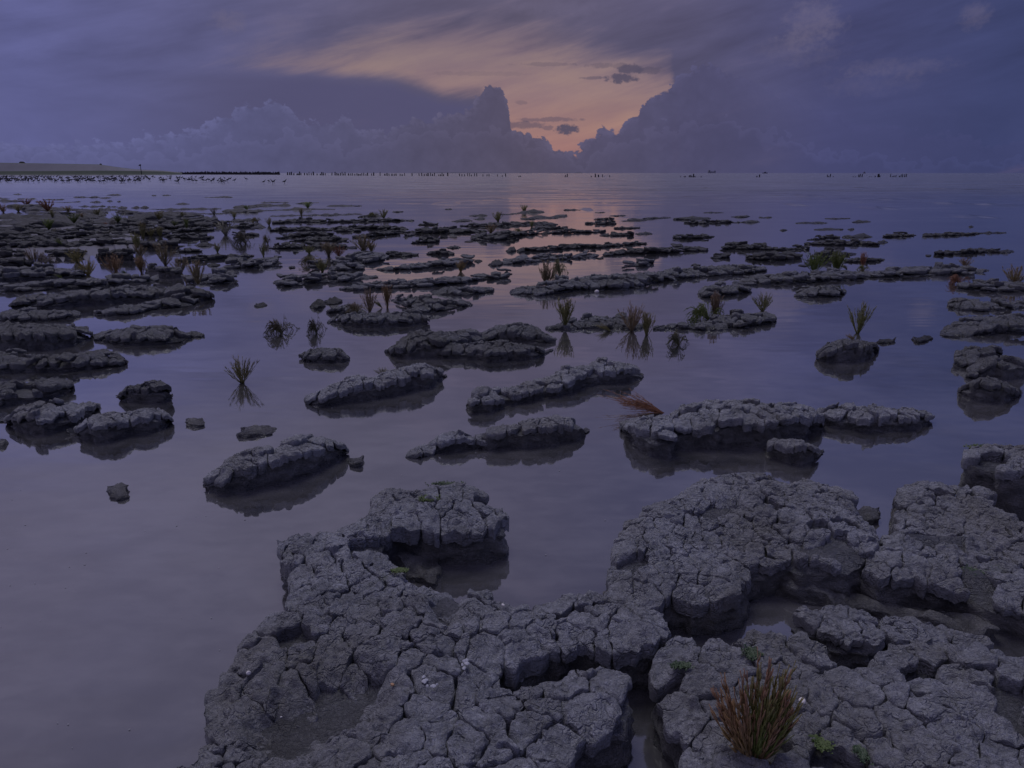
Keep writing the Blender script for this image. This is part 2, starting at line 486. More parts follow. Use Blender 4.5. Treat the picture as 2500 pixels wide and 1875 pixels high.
def water_mat():
    m = bpy.data.materials.new('calm_muddy_water')
    m.use_nodes = True
    m.node_tree.nodes.clear()
    T = NT(m.node_tree)
    pos = T.node('ShaderNodeNewGeometry').outputs['Position']
    x, y, z = T.sep(pos)
    near = T.noise(T.vmul(pos, (0.7, 2.0, 1)), 1.3, 2, 0.5)
    far_m = T.smooth(y, 26.0, 75.0)
    side = T.smooth(T.m('DIVIDE', x, T.m('MAXIMUM', y, 1.0)), -0.55, 0.1, 0.12, 1.0)
    warp = T.m('MULTIPLY', T.noise(T.vmul(pos, (0.03, 0.03, 1)), 1.0, 2, 0.5), 8.0)
    yy = T.m('ADD', y, warp)
    wv = T.noise(T.comb(T.m('MULTIPLY', x, 0.045), T.m('MULTIPLY', yy, 0.34)), 1.0, 2, 0.45)
    wv = T.m('MINIMUM', T.m('POWER', wv, 3.0), 0.24)
    chop = T.noise(T.vmul(pos, (0.35, 1.6, 1)), 1.0, 3, 0.55)
    h = T.m('ADD', T.m('MULTIPLY', near, 0.0035),
            T.m('MULTIPLY', T.m('MULTIPLY', far_m, side), T.m('ADD', T.m('MULTIPLY', wv, 1.9), T.m('MULTIPLY', chop, 0.012))))
    bp = T.node('ShaderNodeBump')
    bp.inputs['Strength'].default_value = 1.0
    bp.inputs['Distance'].default_value = 1.0
    T.put(bp.inputs['Height'], h)
    # silt-laden water: a dull grey body under a strong surface sheen that grows towards grazing view
    silt = T.noise(pos, 1.1, 5, 0.6, 0.5)
    silt2 = T.noise(T.vmul(pos, (1, 2.2, 1)), 5.0, 4, 0.6, 0.3)
    sf = T.smooth(T.m('MULTIPLY_ADD', silt2, 0.35, T.m('MULTIPLY', silt, 0.65)), 0.36, 0.66)
    dif = T.node('ShaderNodeBsdfDiffuse')
    T.put(dif.inputs['Color'], T.mix(sf, (0.035, 0.035, 0.04, 1), (0.10, 0.096, 0.10, 1)))
    gl = T.node('ShaderNodeBsdfGlossy')
    gl.inputs['Color'].default_value = (0.96, 0.96, 0.97, 1)
    T.put(gl.inputs['Roughness'], T.m('ADD', T.m('MULTIPLY_ADD', T.m('SQRT', T.smooth(y, 8.0, 90.0)), 0.13, 0.03), T.m('MULTIPLY', T.smooth(T.noise(T.vmul(pos, (0.25, 0.9, 1)), 1.0, 3, 0.5, 0.4), 0.5, 0.62), 0.05)))
    lw = T.node('ShaderNodeLayerWeight')
    lw.inputs['Blend'].default_value = 0.5
    for nd in (gl, lw):
        T.l.new(bp.outputs[0], nd.inputs['Normal'])
    ex = T.smooth(y, 24.0, 60.0, 1.74, 3.4)          # clearer, deeper water further out
    f = T.m('MULTIPLY_ADD', T.m('POWER', lw.outputs['Facing'], ex), 0.95, 0.03)
    mx = T.node('ShaderNodeMixShader')
    T.put(mx.inputs[0], f)
    T.l.new(dif.outputs[0], mx.inputs[1]); T.l.new(gl.outputs[0], mx.inputs[2])
    out = T.node('ShaderNodeOutputMaterial')
    T.l.new(mx.outputs[0], out.inputs[0])
    return m


M_WATER = water_mat()


def plant_mat():
    m, T, b = principled('glasswort')
    oi = T.node('ShaderNodeObjectInfo')
    g = T.sep(T.node('ShaderNodeTexCoord').outputs['Generated'])[2]
    pos = T.node('ShaderNodeNewGeometry').outputs['Position']
    n = T.noise(pos, 45.0, 3, 0.6)
    rust = T.mix(0.6, oi.outputs['Color'], (0.25, 0.125, 0.08, 1))
    f = T.m('MULTIPLY', T.smooth(T.m('ADD', g, T.m('MULTIPLY', T.m('SUBTRACT', n, 0.5), 0.7)), 0.35, 1.0), oi.outputs['Alpha'])
    T.put(b.inputs['Base Color'], T.mix(f, oi.outputs['Color'], rust))
    b.inputs['Roughness'].default_value = 0.5
    b.inputs['Specular IOR Level'].default_value = 0.3
    return m


M_PLANT = plant_mat()


def flat(name, c, rough=0.7, nscale=20.0, var=0.25, bump=0.0):
    m, T, b = principled(name)
    pos = T.node('ShaderNodeNewGeometry').outputs['Position']
    n = T.noise(pos, nscale, 4, 0.6)
    k = T.m('MULTIPLY_ADD', T.m('SUBTRACT', n, 0.5), var * 2, 1.0)
    T.put(b.inputs['Base Color'], T.mix(1.0, (c[0], c[1], c[2], 1), T.comb(k, k, k), 'MULTIPLY'))
    b.inputs['Roughness'].default_value = rough
    if bump:
        bp = T.node('ShaderNodeBump'); bp.inputs['Distance'].default_value = bump
        T.put(bp.inputs['Height'], n); T.l.new(bp.outputs[0], b.inputs['Normal'])
    return m


M_POST = flat('tarred_timber', (0.022, 0.02, 0.022), 0.8, 3.0)
M_GRASS = flat('dike_grass', (0.07, 0.085, 0.06), 0.9, 0.08)
M_SLOPE = flat('dike_stone_slope', (0.15, 0.145, 0.165), 0.9, 0.1)
M_FLAT = flat('bare_mud', (0.10, 0.095, 0.105), 0.4, 0.4)
M_BIRD = flat('bird_plumage', (0.03, 0.03, 0.04), 0.8, 5.0)
M_FARLAND = flat('far_island', (0.10, 0.095, 0.13), 0.9, 0.01)
M_SHIP = flat('hazed_ship_paint', (0.16, 0.16, 0.2), 0.6, 0.1)  # grey-blue fading by sea haze is put into this colour
M_SHIPD = flat('dark_ship_paint', (0.05, 0.05, 0.075), 0.6, 0.1)
M_SHELL = flat('shell', (0.62, 0.58, 0.56), 0.35, 60.0, 0.2, 0.002)
M_ORANGE = flat('orange_shell', (0.42, 0.24, 0.13), 0.4, 60.0, 0.2, 0.002)
M_ALGA = flat('green_alga', (0.055, 0.085, 0.015), 0.6, 80.0, 0.4)
M_ALGAD = flat('dark_green_alga', (0.03, 0.055, 0.02), 0.5, 80.0, 0.4)
M_DROP = flat('white_droppings', (0.36, 0.36, 0.4), 0.6, 90.0, 0.3)
M_TWIG = flat('dry_twig', (0.12, 0.085, 0.05), 0.8, 40.0)

M_FOAM = flat('foam', (0.2, 0.195, 0.22), 0.7, 90.0, 0.3)
# ------------------------------------------------------------------ clay outcrops
_topo = {}


def clod_topology(n, rings):
    key = (n, rings)
    if key not in _topo:
        loops, totals = [], []
        for k in range(n):                                   # fan round the centre vertex 0
            loops += [0, 1 + k, 1 + (k + 1) % n]; totals.append(3)
        for r in range(rings - 1):
            a, b = 1 + r * n, 1 + (r + 1) * n
            for k in range(n):
                k2 = (k + 1) % n
                loops += [a + k, b + k, b + k2, a + k2]; totals.append(4)
        starts = np.concatenate([[0], np.cumsum(totals)[:-1]])
        _topo[key] = (np.array(loops), starts, np.array(totals))
    return _topo[key]


LODS = [  # max distance, points round, top rings, side rings (radius, depth share)
    (3.4, 56, (.1, .2, .3, .4, .5, .59, .68, .76, .83, .89, .94, .975, 1.0), ((1.005, -.18), (1.0, -.4), (.985, -.7), (.93, -1.0))),
    (5.2, 34, (.16, .34, .5, .65, .78, .88, .95, 1.0), ((1.0, -.3), (.98, -.65), (.92, -1.0))),
    (9.5, 20, (.22, .44, .64, .8, .92, 1.0), ((1.0, -.5), (.93, -1.0))),
    (17., 14, (.35, .65, .88, 1.0), ((.98, -.6), (.92, -1.0))),
    (99., 10, (.5, .85, 1.0), ((.95, -1.0),)),
]


def resample(poly, s):
    out = []
    for i in range(len(poly)):
        a, b = poly[i], poly[(i + 1) % len(poly)]
        n = max(1, int(round(np.linalg.norm(b - a) / s)))
        for k in range(n):
            out.append(a + (b - a) * k / n)
    return np.array(out)


def poly_normals(p):
    t = np.roll(p, -1, 0) - np.roll(p, 1, 0)
    n = np.stack([t[:, 1], -t[:, 0]], 1)
    for _ in range(2):
        n = n * .5 + np.roll(n, 1, 0) * .25 + np.roll(n, -1, 0) * .25
    return n / np.maximum(np.linalg.norm(n, axis=1), 1e-9)[:, None]


def signed_area(p):
    q = np.roll(p, -1, 0)
    return 0.5 * np.sum(p[:, 0] * q[:, 1] - q[:, 0] * p[:, 1])


N_CLODS = 0
SURF = []      # (polygon, height function) so that plants can find the surface


def outcrop(label, P, hfun, cell=None, hollows=(), seed=1, cat='clay outcrop', name='clay_outcrop', group=None, clods=True, edge_round=None, gapk=1.0, miss=0.06, zbase=-0.05, aniso=1.15, flare=1.0, maxclods=299, under=.12, mass_like=False, rag_out=.42):
    """one block of eroded clay: a wet body under a cap of cracked clods"""
    global N_CLODS
    rng = np.random.default_rng(seed)
    P = np.array(P, float)
    if signed_area(P) < 0:
        P = P[::-1].copy()
    cen = P.mean(0)
    D0 = np.linalg.norm(P, axis=1).min() * .5 + np.linalg.norm(cen) * .5
    rc = cell if cell else .078 + max(0, D0 - 4.2) * .0095
    P = resample(P, rc * .7)
    P = P + poly_normals(P) * (fbm(np.c_[P / (rc * 2.6), np.full(len(P), seed * 4.7)], 2, 71) * rc * rag_out)[:, None]
    D = np.linalg.norm(P - 0, axis=1).min() * 0.5 + np.linalg.norm(cen) * 0.5
    if cell is None:
        cell = 0.078 if D < 4.2 else 0.078 + (D - 4.2) * 0.0095
    er = (0.022 if D < 4.5 else 0.03) if edge_round is None else edge_round
    SURF.append((P, hfun))
    kids = []
    hollows = [(np.array(hp), fl, soft) for hp, fl, soft in hollows]

    def hollow_mix(xy):
        out = []
        for hp, fl, soft in hollows:
            dd = edge_dist(xy, hp) * np.where(inside(xy, hp), 1, -1)
            out.append((smoothstep(-soft, soft, dd), fl))
        return out

    def top(xy, capdrop):
        h = hfun(xy)
        dd = edge_dist(xy, P) * np.where(inside(xy, P), 1, -1)
        h = h - er * (1 - smoothstep(-0.02, cell * 1.3, dd))
        h = h + 0.14 * cell * fbm(np.c_[xy / (cell * 3.2), np.full(len(xy), seed * 1.7)], 2, 5)
        if not clods:
            h = h * (.8 + .55 * fbm(np.c_[xy / (cell * .8), np.full(len(xy), seed * 1.1)], 2, 9))
        h = np.maximum(h - capdrop, 0.012)
        for mk, fl in hollow_mix(xy):
            h = h * (1 - mk) + fl * mk
        return h

    # ---------------- clods
    if clods:
        lo, hi = P.min(0) - 2 * cell, P.max(0) + 2 * cell
        sx, sy = cell * aniso, cell / aniso * 0.92
        gx = np.arange(lo[0], hi[0], sx); gy = np.arange(lo[1], hi[1], sy)
        X, Y = np.meshgrid(gx, gy)
        X = X + (np.arange(len(gy)) % 2)[:, None] * sx * .5
        S = np.stack([X.ravel(), Y.ravel()], 1)
        S = S + rng.uniform(-.36, .36, S.shape) * [sx, sy]
        S = S[rng.random(len(S)) > .13]                      # lost neighbours leave larger plates
        ins = inside(S, P)
        ed = edge_dist(S, P)
        near_rim = np.where(ins, ed < .16 * cell, ed < .4 * cell)
        S, ins, ed = S[~near_rim], ins[~near_rim], ed[~near_rim]
        keep = ins & (ed > 0.15 * cell)
        for hp, fl, soft in hollows:
            keep &= ~(inside(S, hp) & (edge_dist(S, hp) > 0.2 * cell))
        keep &= rng.random(len(S)) > miss
        ki = np.where(keep)[0]
        if len(ki) > maxclods:
            ki = ki[np.argsort(np.linalg.norm(S[ki], axis=1))][:maxclods]
        wgt = rng.uniform(-.42, .42, len(S)) * cell * cell
        for maxd, N, fr, sides in LODS:
            if D < maxd:
                break
        th = np.arange(N) * 2 * math.pi / N
        U = np.stack([np.cos(th), np.sin(th)], 1)
        nr = len(fr) + len(sides)
        topo = clod_topology(N, nr)
        if len(ki):
            rad = np.empty((len(ki), N))
            for q, i in enumerate(ki):
                v = S - S[i]
                d2 = (v * v).sum(1)
                nb = np.where((d2 > 1e-12) & (d2 < (3.2 * cell) ** 2))[0]
                dot = v[nb] @ U.T
                r = (d2[nb] + wgt[i] - wgt[nb])[:, None] / (2 * np.maximum(dot, 1e-6))
                r = np.where(dot > 1e-6, np.maximum(r, 0.12 * cell), 9)
                rad[q] = np.minimum(r.min(0), 1.1 * cell * aniso)
            for _ in range(2 if N > 20 else 1):
                rad = rad * .7 + np.roll(rad, 1, 1) * .15 + np.roll(rad, -1, 1) * .15
            # boundary cells keep within the surveyed outline
            for _ in range(2):
                rim = S[ki][:, None, :] + rad[..., None] * U[None]
                rf = rim.reshape(-1, 2)
                od = (edge_dist(rf, P) * ~inside(rf, P)).reshape(rad.shape)
                rad = np.maximum(rad - np.maximum(od - .1 * cell, 0), .25 * cell)
            gap = cell * gapk * rng.choice([.014, .028, .045, .085], len(ki), p=[.3, .35, .23, .12])
            rad = np.maximum(rad - gap[:, None], .1 * cell)
            c = S[ki]
            C = len(ki)
            fall = np.array(list(fr) + [s[0] for s in sides])
            XY = c[:, None, None, :] + rad[:, None, :, None] * U[None, None] * fall[None, :, None, None]
            XY = np.concatenate([c[:, None, :], XY.reshape(C, nr * N, 2)], 1)          # C, M, 2
            M = XY.shape[1]
            flat_xy = XY.reshape(-1, 2)
            # shared warp keeps neighbouring crack walls parallel
            q3 = np.c_[flat_xy / (cell * 0.6), np.full(len(flat_xy), seed * 3.1)]
            warp = np.stack([fbm(q3, 3, 11), fbm(q3 + 31.7, 3, 12)], 1) * cell * .17
            flat_xy = flat_xy + warp
            # height
            ztop = hfun(c)
            edc = edge_dist(c, P)
            base_h = top(flat_xy, 0.0) if D < 9.5 else np.repeat(top(c, 0.0), M)
            for mk, fl in hollow_mix(c):
                pass
            off = rng.normal(0, .035 * cell, C)
            if not mass_like:
                off = off + np.where(rng.random(C) < .14, rng.uniform(.1, .4, C) * cell, 0)
            tilt = rng.normal(0, .045 if mass_like else .08, (C, 2))
            loc = (flat_xy.reshape(C, M, 2) - c[:, None, :])
            z = base_h.reshape(C, M) + off[:, None] + (loc * tilt[:, None, :]).sum(-1)
            q3 = np.c_[flat_xy / (cell * .5), np.repeat(rng.uniform(0, 50, C), M)]
            bump = fbm(q3, 3, 21) * cell * .09
            if D < 9.5:
                q4 = np.c_[flat_xy @ np.array([[.8, .35], [-.35, 1.4]]) / (cell * .3), np.repeat(rng.uniform(0, 50, C), M)]
                ter = fbm(q4, 2, 25)
                bump = bump + (np.floor(ter * 2.2) + smoothstep(.3, .7, (ter * 2.2) % 1)) * cell * .055
                bump = bump + fbm(np.c_[flat_xy / (cell * .14), np.zeros(len(flat_xy))], 3, 27, .6) * cell * .045
            elif D > 9.5:
                bump = bump * 1.9
            z = z + bump.reshape(C, M)
            bev = np.zeros(nr)
            for k, f in enumerate(fr):
                bev[k] = max(0.0, (f - .7) / .3) ** 3.0
            bev[len(fr):] = 1.0
            bevs = np.concatenate([[0], np.repeat(bev, N)])
            brad = cell * rng.uniform(.03, .1, C)
            z = z - brad[:, None] * bevs
            dep = np.where(edc < cell * .9, np.minimum(np.maximum(ztop * rng.uniform(.16, .42, C), .025), (.3 * cell + .04) if mass_like else (.26 * cell + .022)), np.minimum(.55 * cell + .012, np.maximum(ztop * .6, .02)) + .012)
            dz = np.concatenate([[0], np.zeros(len(fr) * N), np.repeat([s[1] for s in sides], N)])
            z = z + dep[:, None] * dz
            pts = np.concatenate([flat_xy.reshape(C, M, 2), z[..., None]], -1)
            # knock the side faces about
            side = dz < 0
            if D < 9.5:
                sp = pts[:, side, :]
                k = fbm(sp / (cell * .45), 2, 33)[..., None] * cell * .07
                dirv = sp[..., :2] - c[:, None, :]
                dirv = dirv / np.maximum(np.linalg.norm(dirv, axis=-1), 1e-9)[..., None]
                pts[:, side, :2] += dirv * k
            for q in range(C):
                v = pts[q].copy()
                v[:, 0] -= cen[0]; v[:, 1] -= cen[1]
                kids.append(('clod', mesh_np('clod', v, *topo, [M_DRY if D < 5.0 else M_DAMP_SHADED if D < 13 else M_FAR])))
            N_CLODS += C

    # ---------------- body
    s = np.clip(cell * .24, .022, .4)
    B = resample(P, s)
    nrm = poly_normals(B)
    q3 = np.c_[B / (cell * 1.3), np.full(len(B), seed * 2.3)]
    rag = fbm(q3, 3, 41)
    B = B + nrm * (rag * cell * .22 - (cell * .13 if clods else 0.0))[:, None]
    nrm = poly_normals(B)
    cap = (.42 * cell + .01) if clods else 0.0
    zt = top(B, cap)
    K = 11 if D < 5.2 else (7 if D < 12 else 4)
    zf = np.linspace(1, 0, K)
    rows = []
    n = len(B)
    for k, f in enumerate(list(zf) + [-1]):
        if f >= 0:
            zz = zt * f
            prof = cell * (-.06 - under * math.sin(math.pi * min(1, f * 1.0)) + (.06 * flare) * (1 - f) ** 2)
            if not clods:
                prof = cell * (.12 * flare) * (1 - f) - cell * .06 * (f > .95)
        else:
            zz = np.full(n, zbase); prof = cell * .1 * flare
        p3 = np.c_[B, zz]
        lump = (0.55 - worley(p3 / (cell * .6) * [1, 1, 1.2], 7)) * cell * .44 + fbm(p3 / (cell * .3), 3, 51, .6) * cell * .14
        if f > .97:
            lump = lump * .3
        xy = B + nrm * (prof + lump)[:, None]
        zz = zz + (fbm(p3 / (cell * .5), 2, 57) * cell * .05 if 0 < f < 1 else 0)
        rows.append(np.c_[xy, zz])
    V = np.concatenate(rows)
    loops, totals = [], []
    for r in range(len(rows) - 1):
        a, b = r * n, (r + 1) * n
        i = np.arange(n); j = (i + 1) % n
        loops.append(np.stack([a + i, b + i, b + j, a + j], 1).ravel()); totals.append(np.full(n, 4))
    n_wall = 10 ** 9
    # cap
    gs = np.clip(cell * (.33 if (D < 4 and not hollows) else .42), .028, .6)
    if hollows:
        gs = min(gs, .03)
    lo, hi = B.min(0), B.max(0)
    X, Y = np.meshgrid(np.arange(lo[0], hi[0], gs), np.arange(lo[1], hi[1], gs))
    I = np.stack([X.ravel(), Y.ravel()], 1)
    I = I + rng.uniform(-.3, .3, I.shape) * gs
    top2 = rows[0][:, :2]
    I = I[inside(I, top2)]
    if len(I):
        I = I[edge_dist(I, top2) > gs * .4]
    vin = [Vector(p) for p in np.concatenate([top2, I])] if len(I) else [Vector(p) for p in top2]
    try:
        vo, _, fo, *_ = delaunay_2d_cdt(vin, [(i, (i + 1) % n) for i in range(n)], [], 1, 1e-6)
        vo = np.array([(v[0], v[1]) for v in vo])
        zc = top(vo, cap)
        rough = fbm(np.c_[vo / (cell * .4), np.zeros(len(vo))], 3, 61) * cell * (.06 if clods else .2)
        zc = zc + rough
        # meet the wall's rim exactly
        m = min(n, len(vo))
        zc[:m] = np.where(np.linalg.norm(vo[:m] - top2[:m], axis=1) < 1e-5, rows[0][:m, 2], zc[:m])
        base = len(V)
        V = np.concatenate([V, np.c_[vo, zc]])
        fl = [[base + i for i in f] for f in fo]
        n_wall = sum(len(t) for t in totals)
        loops.append(np.array([i for f in fl for i in f])); totals.append(np.array([len(f) for f in fl]))
    except Exception:
        pass
    V = V - [cen[0], cen[1], 0]
    loops = np.concatenate(loops); totals = np.concatenate(totals)
    starts = np.concatenate([[0], np.cumsum(totals)[:-1]])
    if clods and kids:
        root = bpy.data.objects.new(name, None)
        root.empty_display_size = .1
        root.location = (cen[0], cen[1], 0)
        COL.objects.link(root)
        bo = link('clay_body', mesh_np('clay_body', V, loops, starts, totals, [M_WET if D < 13 else M_FAR, M_DAMP_SHADED if D < 13 else M_FAR], True, (np.arange(len(starts)) >= n_wall).astype(np.int32)), root)
        for nm, me in kids:
            link(nm, me, root)
    else:
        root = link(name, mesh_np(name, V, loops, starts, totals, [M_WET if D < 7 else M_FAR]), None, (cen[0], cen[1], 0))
    tag(root, label, cat, group)
    return root


def surface(x, y):
    """clay height at a world point, 0 where there is water"""
    best = 0.0
    for P, hf in SURF:
        if P[:, 0].min() < x < P[:, 0].max() and P[:, 1].min() < y < P[:, 1].max():
            q = np.array([[x, y]])
            if inside(q, P)[0]:
                best = max(best, float(hf(q)[0]))
    return best


REG = {'1': (0, 380, 3.456), '2': (620, 380, 3.456), '3': (1240, 380, 3.456), '4': (1860, 380, 3.456),
       '5': (0, 840, 3.456), '6': (620, 840, 3.456), '7': (1240, 840, 3.456), '8': (1860, 840, 3.456),
       'a': (0, 470, 6.9125), 'b': (300, 470, 6.9125), 'c': (900, 760, 4.254),
       'A': (380, 1120, 2.1977), 'B': (1100, 1120, 2.1974), 'C': (1700, 1120, 2.1975), 's': (0, 0, 1.0)}


def px(reg, x, y):
    ox, oy, k = REG[reg]
    return ox + x / k, oy + y / k


_seed = [100]


def ridge(reg, label, st, mode='d', tf=0.42, cat='clay ridge', name='clay_ridge', clods=None, group=None, **kw):
    """a ridge from its surveyed outline: stations (x, skyline y, foot y); 'd' = foot read at the end of the mirror image, 'b' = at the waterline"""
    _seed[0] += 1
    st = sorted(st)
    tf = tf * (.74 if px(reg, 0, st[0][2])[1] > 640 else .58)
    if len(st) == 2 and abs(st[0][0] - st[1][0]) < 400:
        (a, b), t = st, .5
        st = [a, tuple(a[i] + (b[i] - a[i]) * t for i in range(3)), b]
    front, back, hs = [], [], []
    for x, yt, yd in st:
        X, yt = px(reg, x, yt)
        _, yd = px(reg, x, yd)
        span = yd - yt
        yb = yd - (1 - tf) / 2 * span if mode == 'd' else yd
        yf = yt + tf * span
        Fp = at(X, yb, 0)
        d = raydir(X, yf)
        h = CAM_H + (Fp[1] / d[1]) * d[2]
        h = float(np.clip(h, .045, .42))
        Bp = at(X, yt, h)
        dmax = 2.2 + 0.05 * Fp[1]
        dy = float(np.clip(Bp[1] - Fp[1], .09 + .006 * Fp[1], dmax))
        dirn = Fp / np.linalg.norm(Fp)
        front.append(Fp); back.append(Fp + dirn * dy / max(dirn[1], .3)); hs.append(h)
    front, back, hs = np.array(front), np.array(back), np.array(hs)
    midp = (front + back) / 2
    # taper the two ends so that they do not read as sawn off
    for e, k in ((0, 1), (-1, -2)):
        c = midp[e]
        front[e] = c + (front[e] - c) * .86
        back[e] = c + (back[e] - c) * .86
    P = np.concatenate([front, back[::-1]])
    Dm = np.linalg.norm(midp, axis=1).mean()

    def hf(xy, midp=midp, hs=hs):
        a, b = midp[:-1], midp[1:]
        ab = b - a
        t = np.clip(((xy[:, None, :] - a) * ab).sum(-1) / np.maximum((ab * ab).sum(-1), 1e-9), 0, 1)
        pr = a + t[..., None] * ab
        dd = ((xy[:, None, :] - pr) ** 2).sum(-1)
        i = dd.argmin(1)
        tt = t[np.arange(len(xy)), i]
        return hs[i] * (1 - tt) + hs[i + 1] * tt
    if clods is None:
        clods = Dm < 24
    if clods:
        wid = float(np.median(np.linalg.norm(front - back, axis=1)))
        c0 = .78 * kw['cell'] if kw.get('cell') else (0.078 if Dm < 4.2 else 0.078 + (Dm - 4.2) * 0.0095)
        kw['cell'] = float(max(min(c0, .31 * wid), .045 + .0045 * Dm))
    if not clods and 'cell' not in kw:
        ext = np.linalg.norm(midp[-1] - midp[0])
        kw['cell'] = float(np.clip(ext * .3, .05, .105 + max(0, Dm - 4.2) * .0155))
    return outcrop(label, P, hf, seed=_seed[0], cat=cat, name=name, clods=clods, group=group, **kw)


def lump(reg, label, x0, x1, yt, yd, mode='d', cat='clay lump', name='clay_lump', group=None, tf=.4, clods=False, **kw):
    m = (x0 + x1) / 2
    q = (x1 - x0) * .22
    k = (yd - yt)
    t = .3 if (x1 - x0) / REG[reg][2] < 45 else .15
    return ridge(reg, label, [(x0, yt + (t + .1) * k, yd - t * k), (m - q, yt + t * .5 * k, yd), (m + q, yt, yd), (x1, yt + t * k, yd - t * k)], mode, tf, cat, name, clods, group, **kw)


def mass(reg, label, pts, h, seed, **kw):
    """foreground block from the outline of its top (reg px at height h)"""
    P = []
    for p in pts:
        r = p[2] if len(p) > 2 else reg
        P.append(at(*px(r, p[0], p[1]), h))
    hollows = []
    for reg2, hp, fl, soft in kw.pop('hollow', []):
        hollows.append(([at(*px(reg2, *p), max(fl, .02)) for p in hp], fl, soft))
    hv = kw.pop('hvar', .02)
    kw.setdefault('mass_like', True); kw.setdefault('rag_out', .12)
    hf = lambda xy: h + hv * fbm(np.c_[xy / .45, np.full(len(xy), seed)], 2, 3)
    return outcrop(label, np.array(P), hf, hollows=hollows, seed=seed, **kw)
# ------------------------------------------------------------------ water, shore and far things
def grid_sheet(name, pts, mat, z=0.0):
    return link(name, mesh_py(name, [(p[0], p[1], z) for p in pts], [list(range(len(pts)))], mat, False))


sea = grid_sheet('sea', [(-14000, -12, 0), (14000, -12, 0), (14000, 14000, 0), (-14000, 14000, 0)], M_WATER)
tag(sea, 'calm shallow tidal water mirroring the dusk sky', None, None, 'structure')


def low_sheet(name, front, back, zc, mat, n=60, seed=0):
    """a low bank of mud: front and back edges (px at z=0), humped zc high in between"""
    V, Fc = [], []
    rows = 5
    def interp(pl, t):
        xs = np.linspace(0, 1, len(pl))
        return np.array([np.interp(t, xs, [p[0] for p in pl]), np.interp(t, xs, [p[1] for p in pl])])
    for i in range(n + 1):
        t = i / n
        a, b = interp(front, t), interp(back, t)
        A, B = at(*a), at(*b)
        wob = 1 + .06 * math.sin(seed + i * 1.7) + .05 * math.sin(seed * 2 + i * .6)
        A = A * wob
        for r in range(rows):
            f = r / (rows - 1)
            p = A * (1 - f) + B * f
            V.append((p[0], p[1], -0.03 + (zc + .03) * math.sin(math.pi * f) ** .5))
    for i in range(n):
        for r in range(rows - 1):
            a = i * rows + r
            Fc.append((a, a + rows, a + rows + 1, a + 1))
    return link(name, mesh_py(name, V, Fc, mat))


mf = low_sheet('mudflat', [(-300, 431.5), (60, 432), (200, 430.5), (330, 429.5), (430, 427.5)], [(-300, 427), (60, 427), (200, 426.5), (330, 426), (430, 426.2)], .09, M_FLAT, seed=1)
tag(mf, 'bare grey mud strip below the grassy dike', None, None, 'structure')
mf2 = low_sheet('mudflat', [(-300, 437.5), (0, 437.5), (150, 436), (300, 434.6)], [(-300, 434.2), (0, 434.2), (150, 433.8), (300, 433.9)], .03, M_FLAT, seed=4)
tag(mf2, 'thin wet mud bar where the flock stands', None, None, 'structure')

mf3 = low_sheet('mudflat', [(-200, 712), (60, 672), (170, 655), (290, 640), (345, 612)], [(-200, 516), (60, 518), (150, 528), (250, 540), (345, 575)], .045, M_FLAT, seed=7)
tag(mf3, 'low wet mud between the crowded clay ridges by the shore', None, None, 'structure')

# dike: grassy crown over a stone slope, as a long bank with a rounded end
def dike():
    base = [(-900, 427.0), (-300, 427.0), (0, 427.0), (120, 427.0), (246, 427.0), (290, 426.9), (330, 426.8), (400, 426.7), (445, 426.6)]
    tops = [398, 397, 397.2, 399.2, 401.5, 408, 413, 416.5, 421.5]
    mid = [418, 418, 418, 417.5, 416.5, 416.8, 417, 418.5, 422.3]
    prof = []
    for (x, yb), yt, ym in zip(base, tops, mid):
        A = at(x, yb)
        Dd = A[1]
        hz = lambda y, d: CAM_H + d * raydir(x, y)[2] / raydir(x, y)[1]
        h = max(.4, hz(yt, Dd + 16)); hm = max(.2, hz(ym, Dd + 1))
        dirn = A / np.linalg.norm(A)
        g = lambda q: A + dirn * q
        prof.append([(g(-3), -.3), (g(0), .1 + .0 * hm), (g(2.0), hm * .6), (g(4), min(hm, h * .8)), (g(15), h * .96), (g(17), h), (g(21), h), (g(45), -.3)])
    V = [(p[0][0], p[0][1], p[1]) for st in prof for p in st]
    n = len(prof[0])
    grass, slope = [], []
    for i in range(len(prof) - 1):
        for k in range(n - 1):
            f = (i * n + k, (i + 1) * n + k, (i + 1) * n + k + 1, i * n + k + 1)
            (slope if k == 3 else grass).append(f)
    g = link('dike', mesh_py('dike', V, grass, M_GRASS))
    s = link('stone_slope', mesh_py('stone_slope', V, slope, M_SLOPE), g)
    tag(g, 'grassy sea dike with grey stone slope at the far shore', None, None, 'structure')
    return g


dike()


def far_point(x, ybase):
    p = at(x, ybase)
    return p


def h_at(x, y, dist):
    d = raydir(x, y)
    return CAM_H + dist * d[2] / d[1]


def box_bm(V, Fc, x0, x1, y0, y1, z0, z1, taper=0.0):
    b = len(V)
    for z, t in ((z0, 0), (z1, taper)):
        V += [(x0 + t, y0 + t, z), (x1 - t, y0 + t, z), (x1 - t, y1 - t, z), (x0 + t, y1 - t, z)]
    Fc += [(b, b + 3, b + 2, b + 1), (b + 4, b + 5, b + 6, b + 7)] + [(b + i, b + (i + 1) % 4, b + 4 + (i + 1) % 4, b + 4 + i) for i in range(4)]


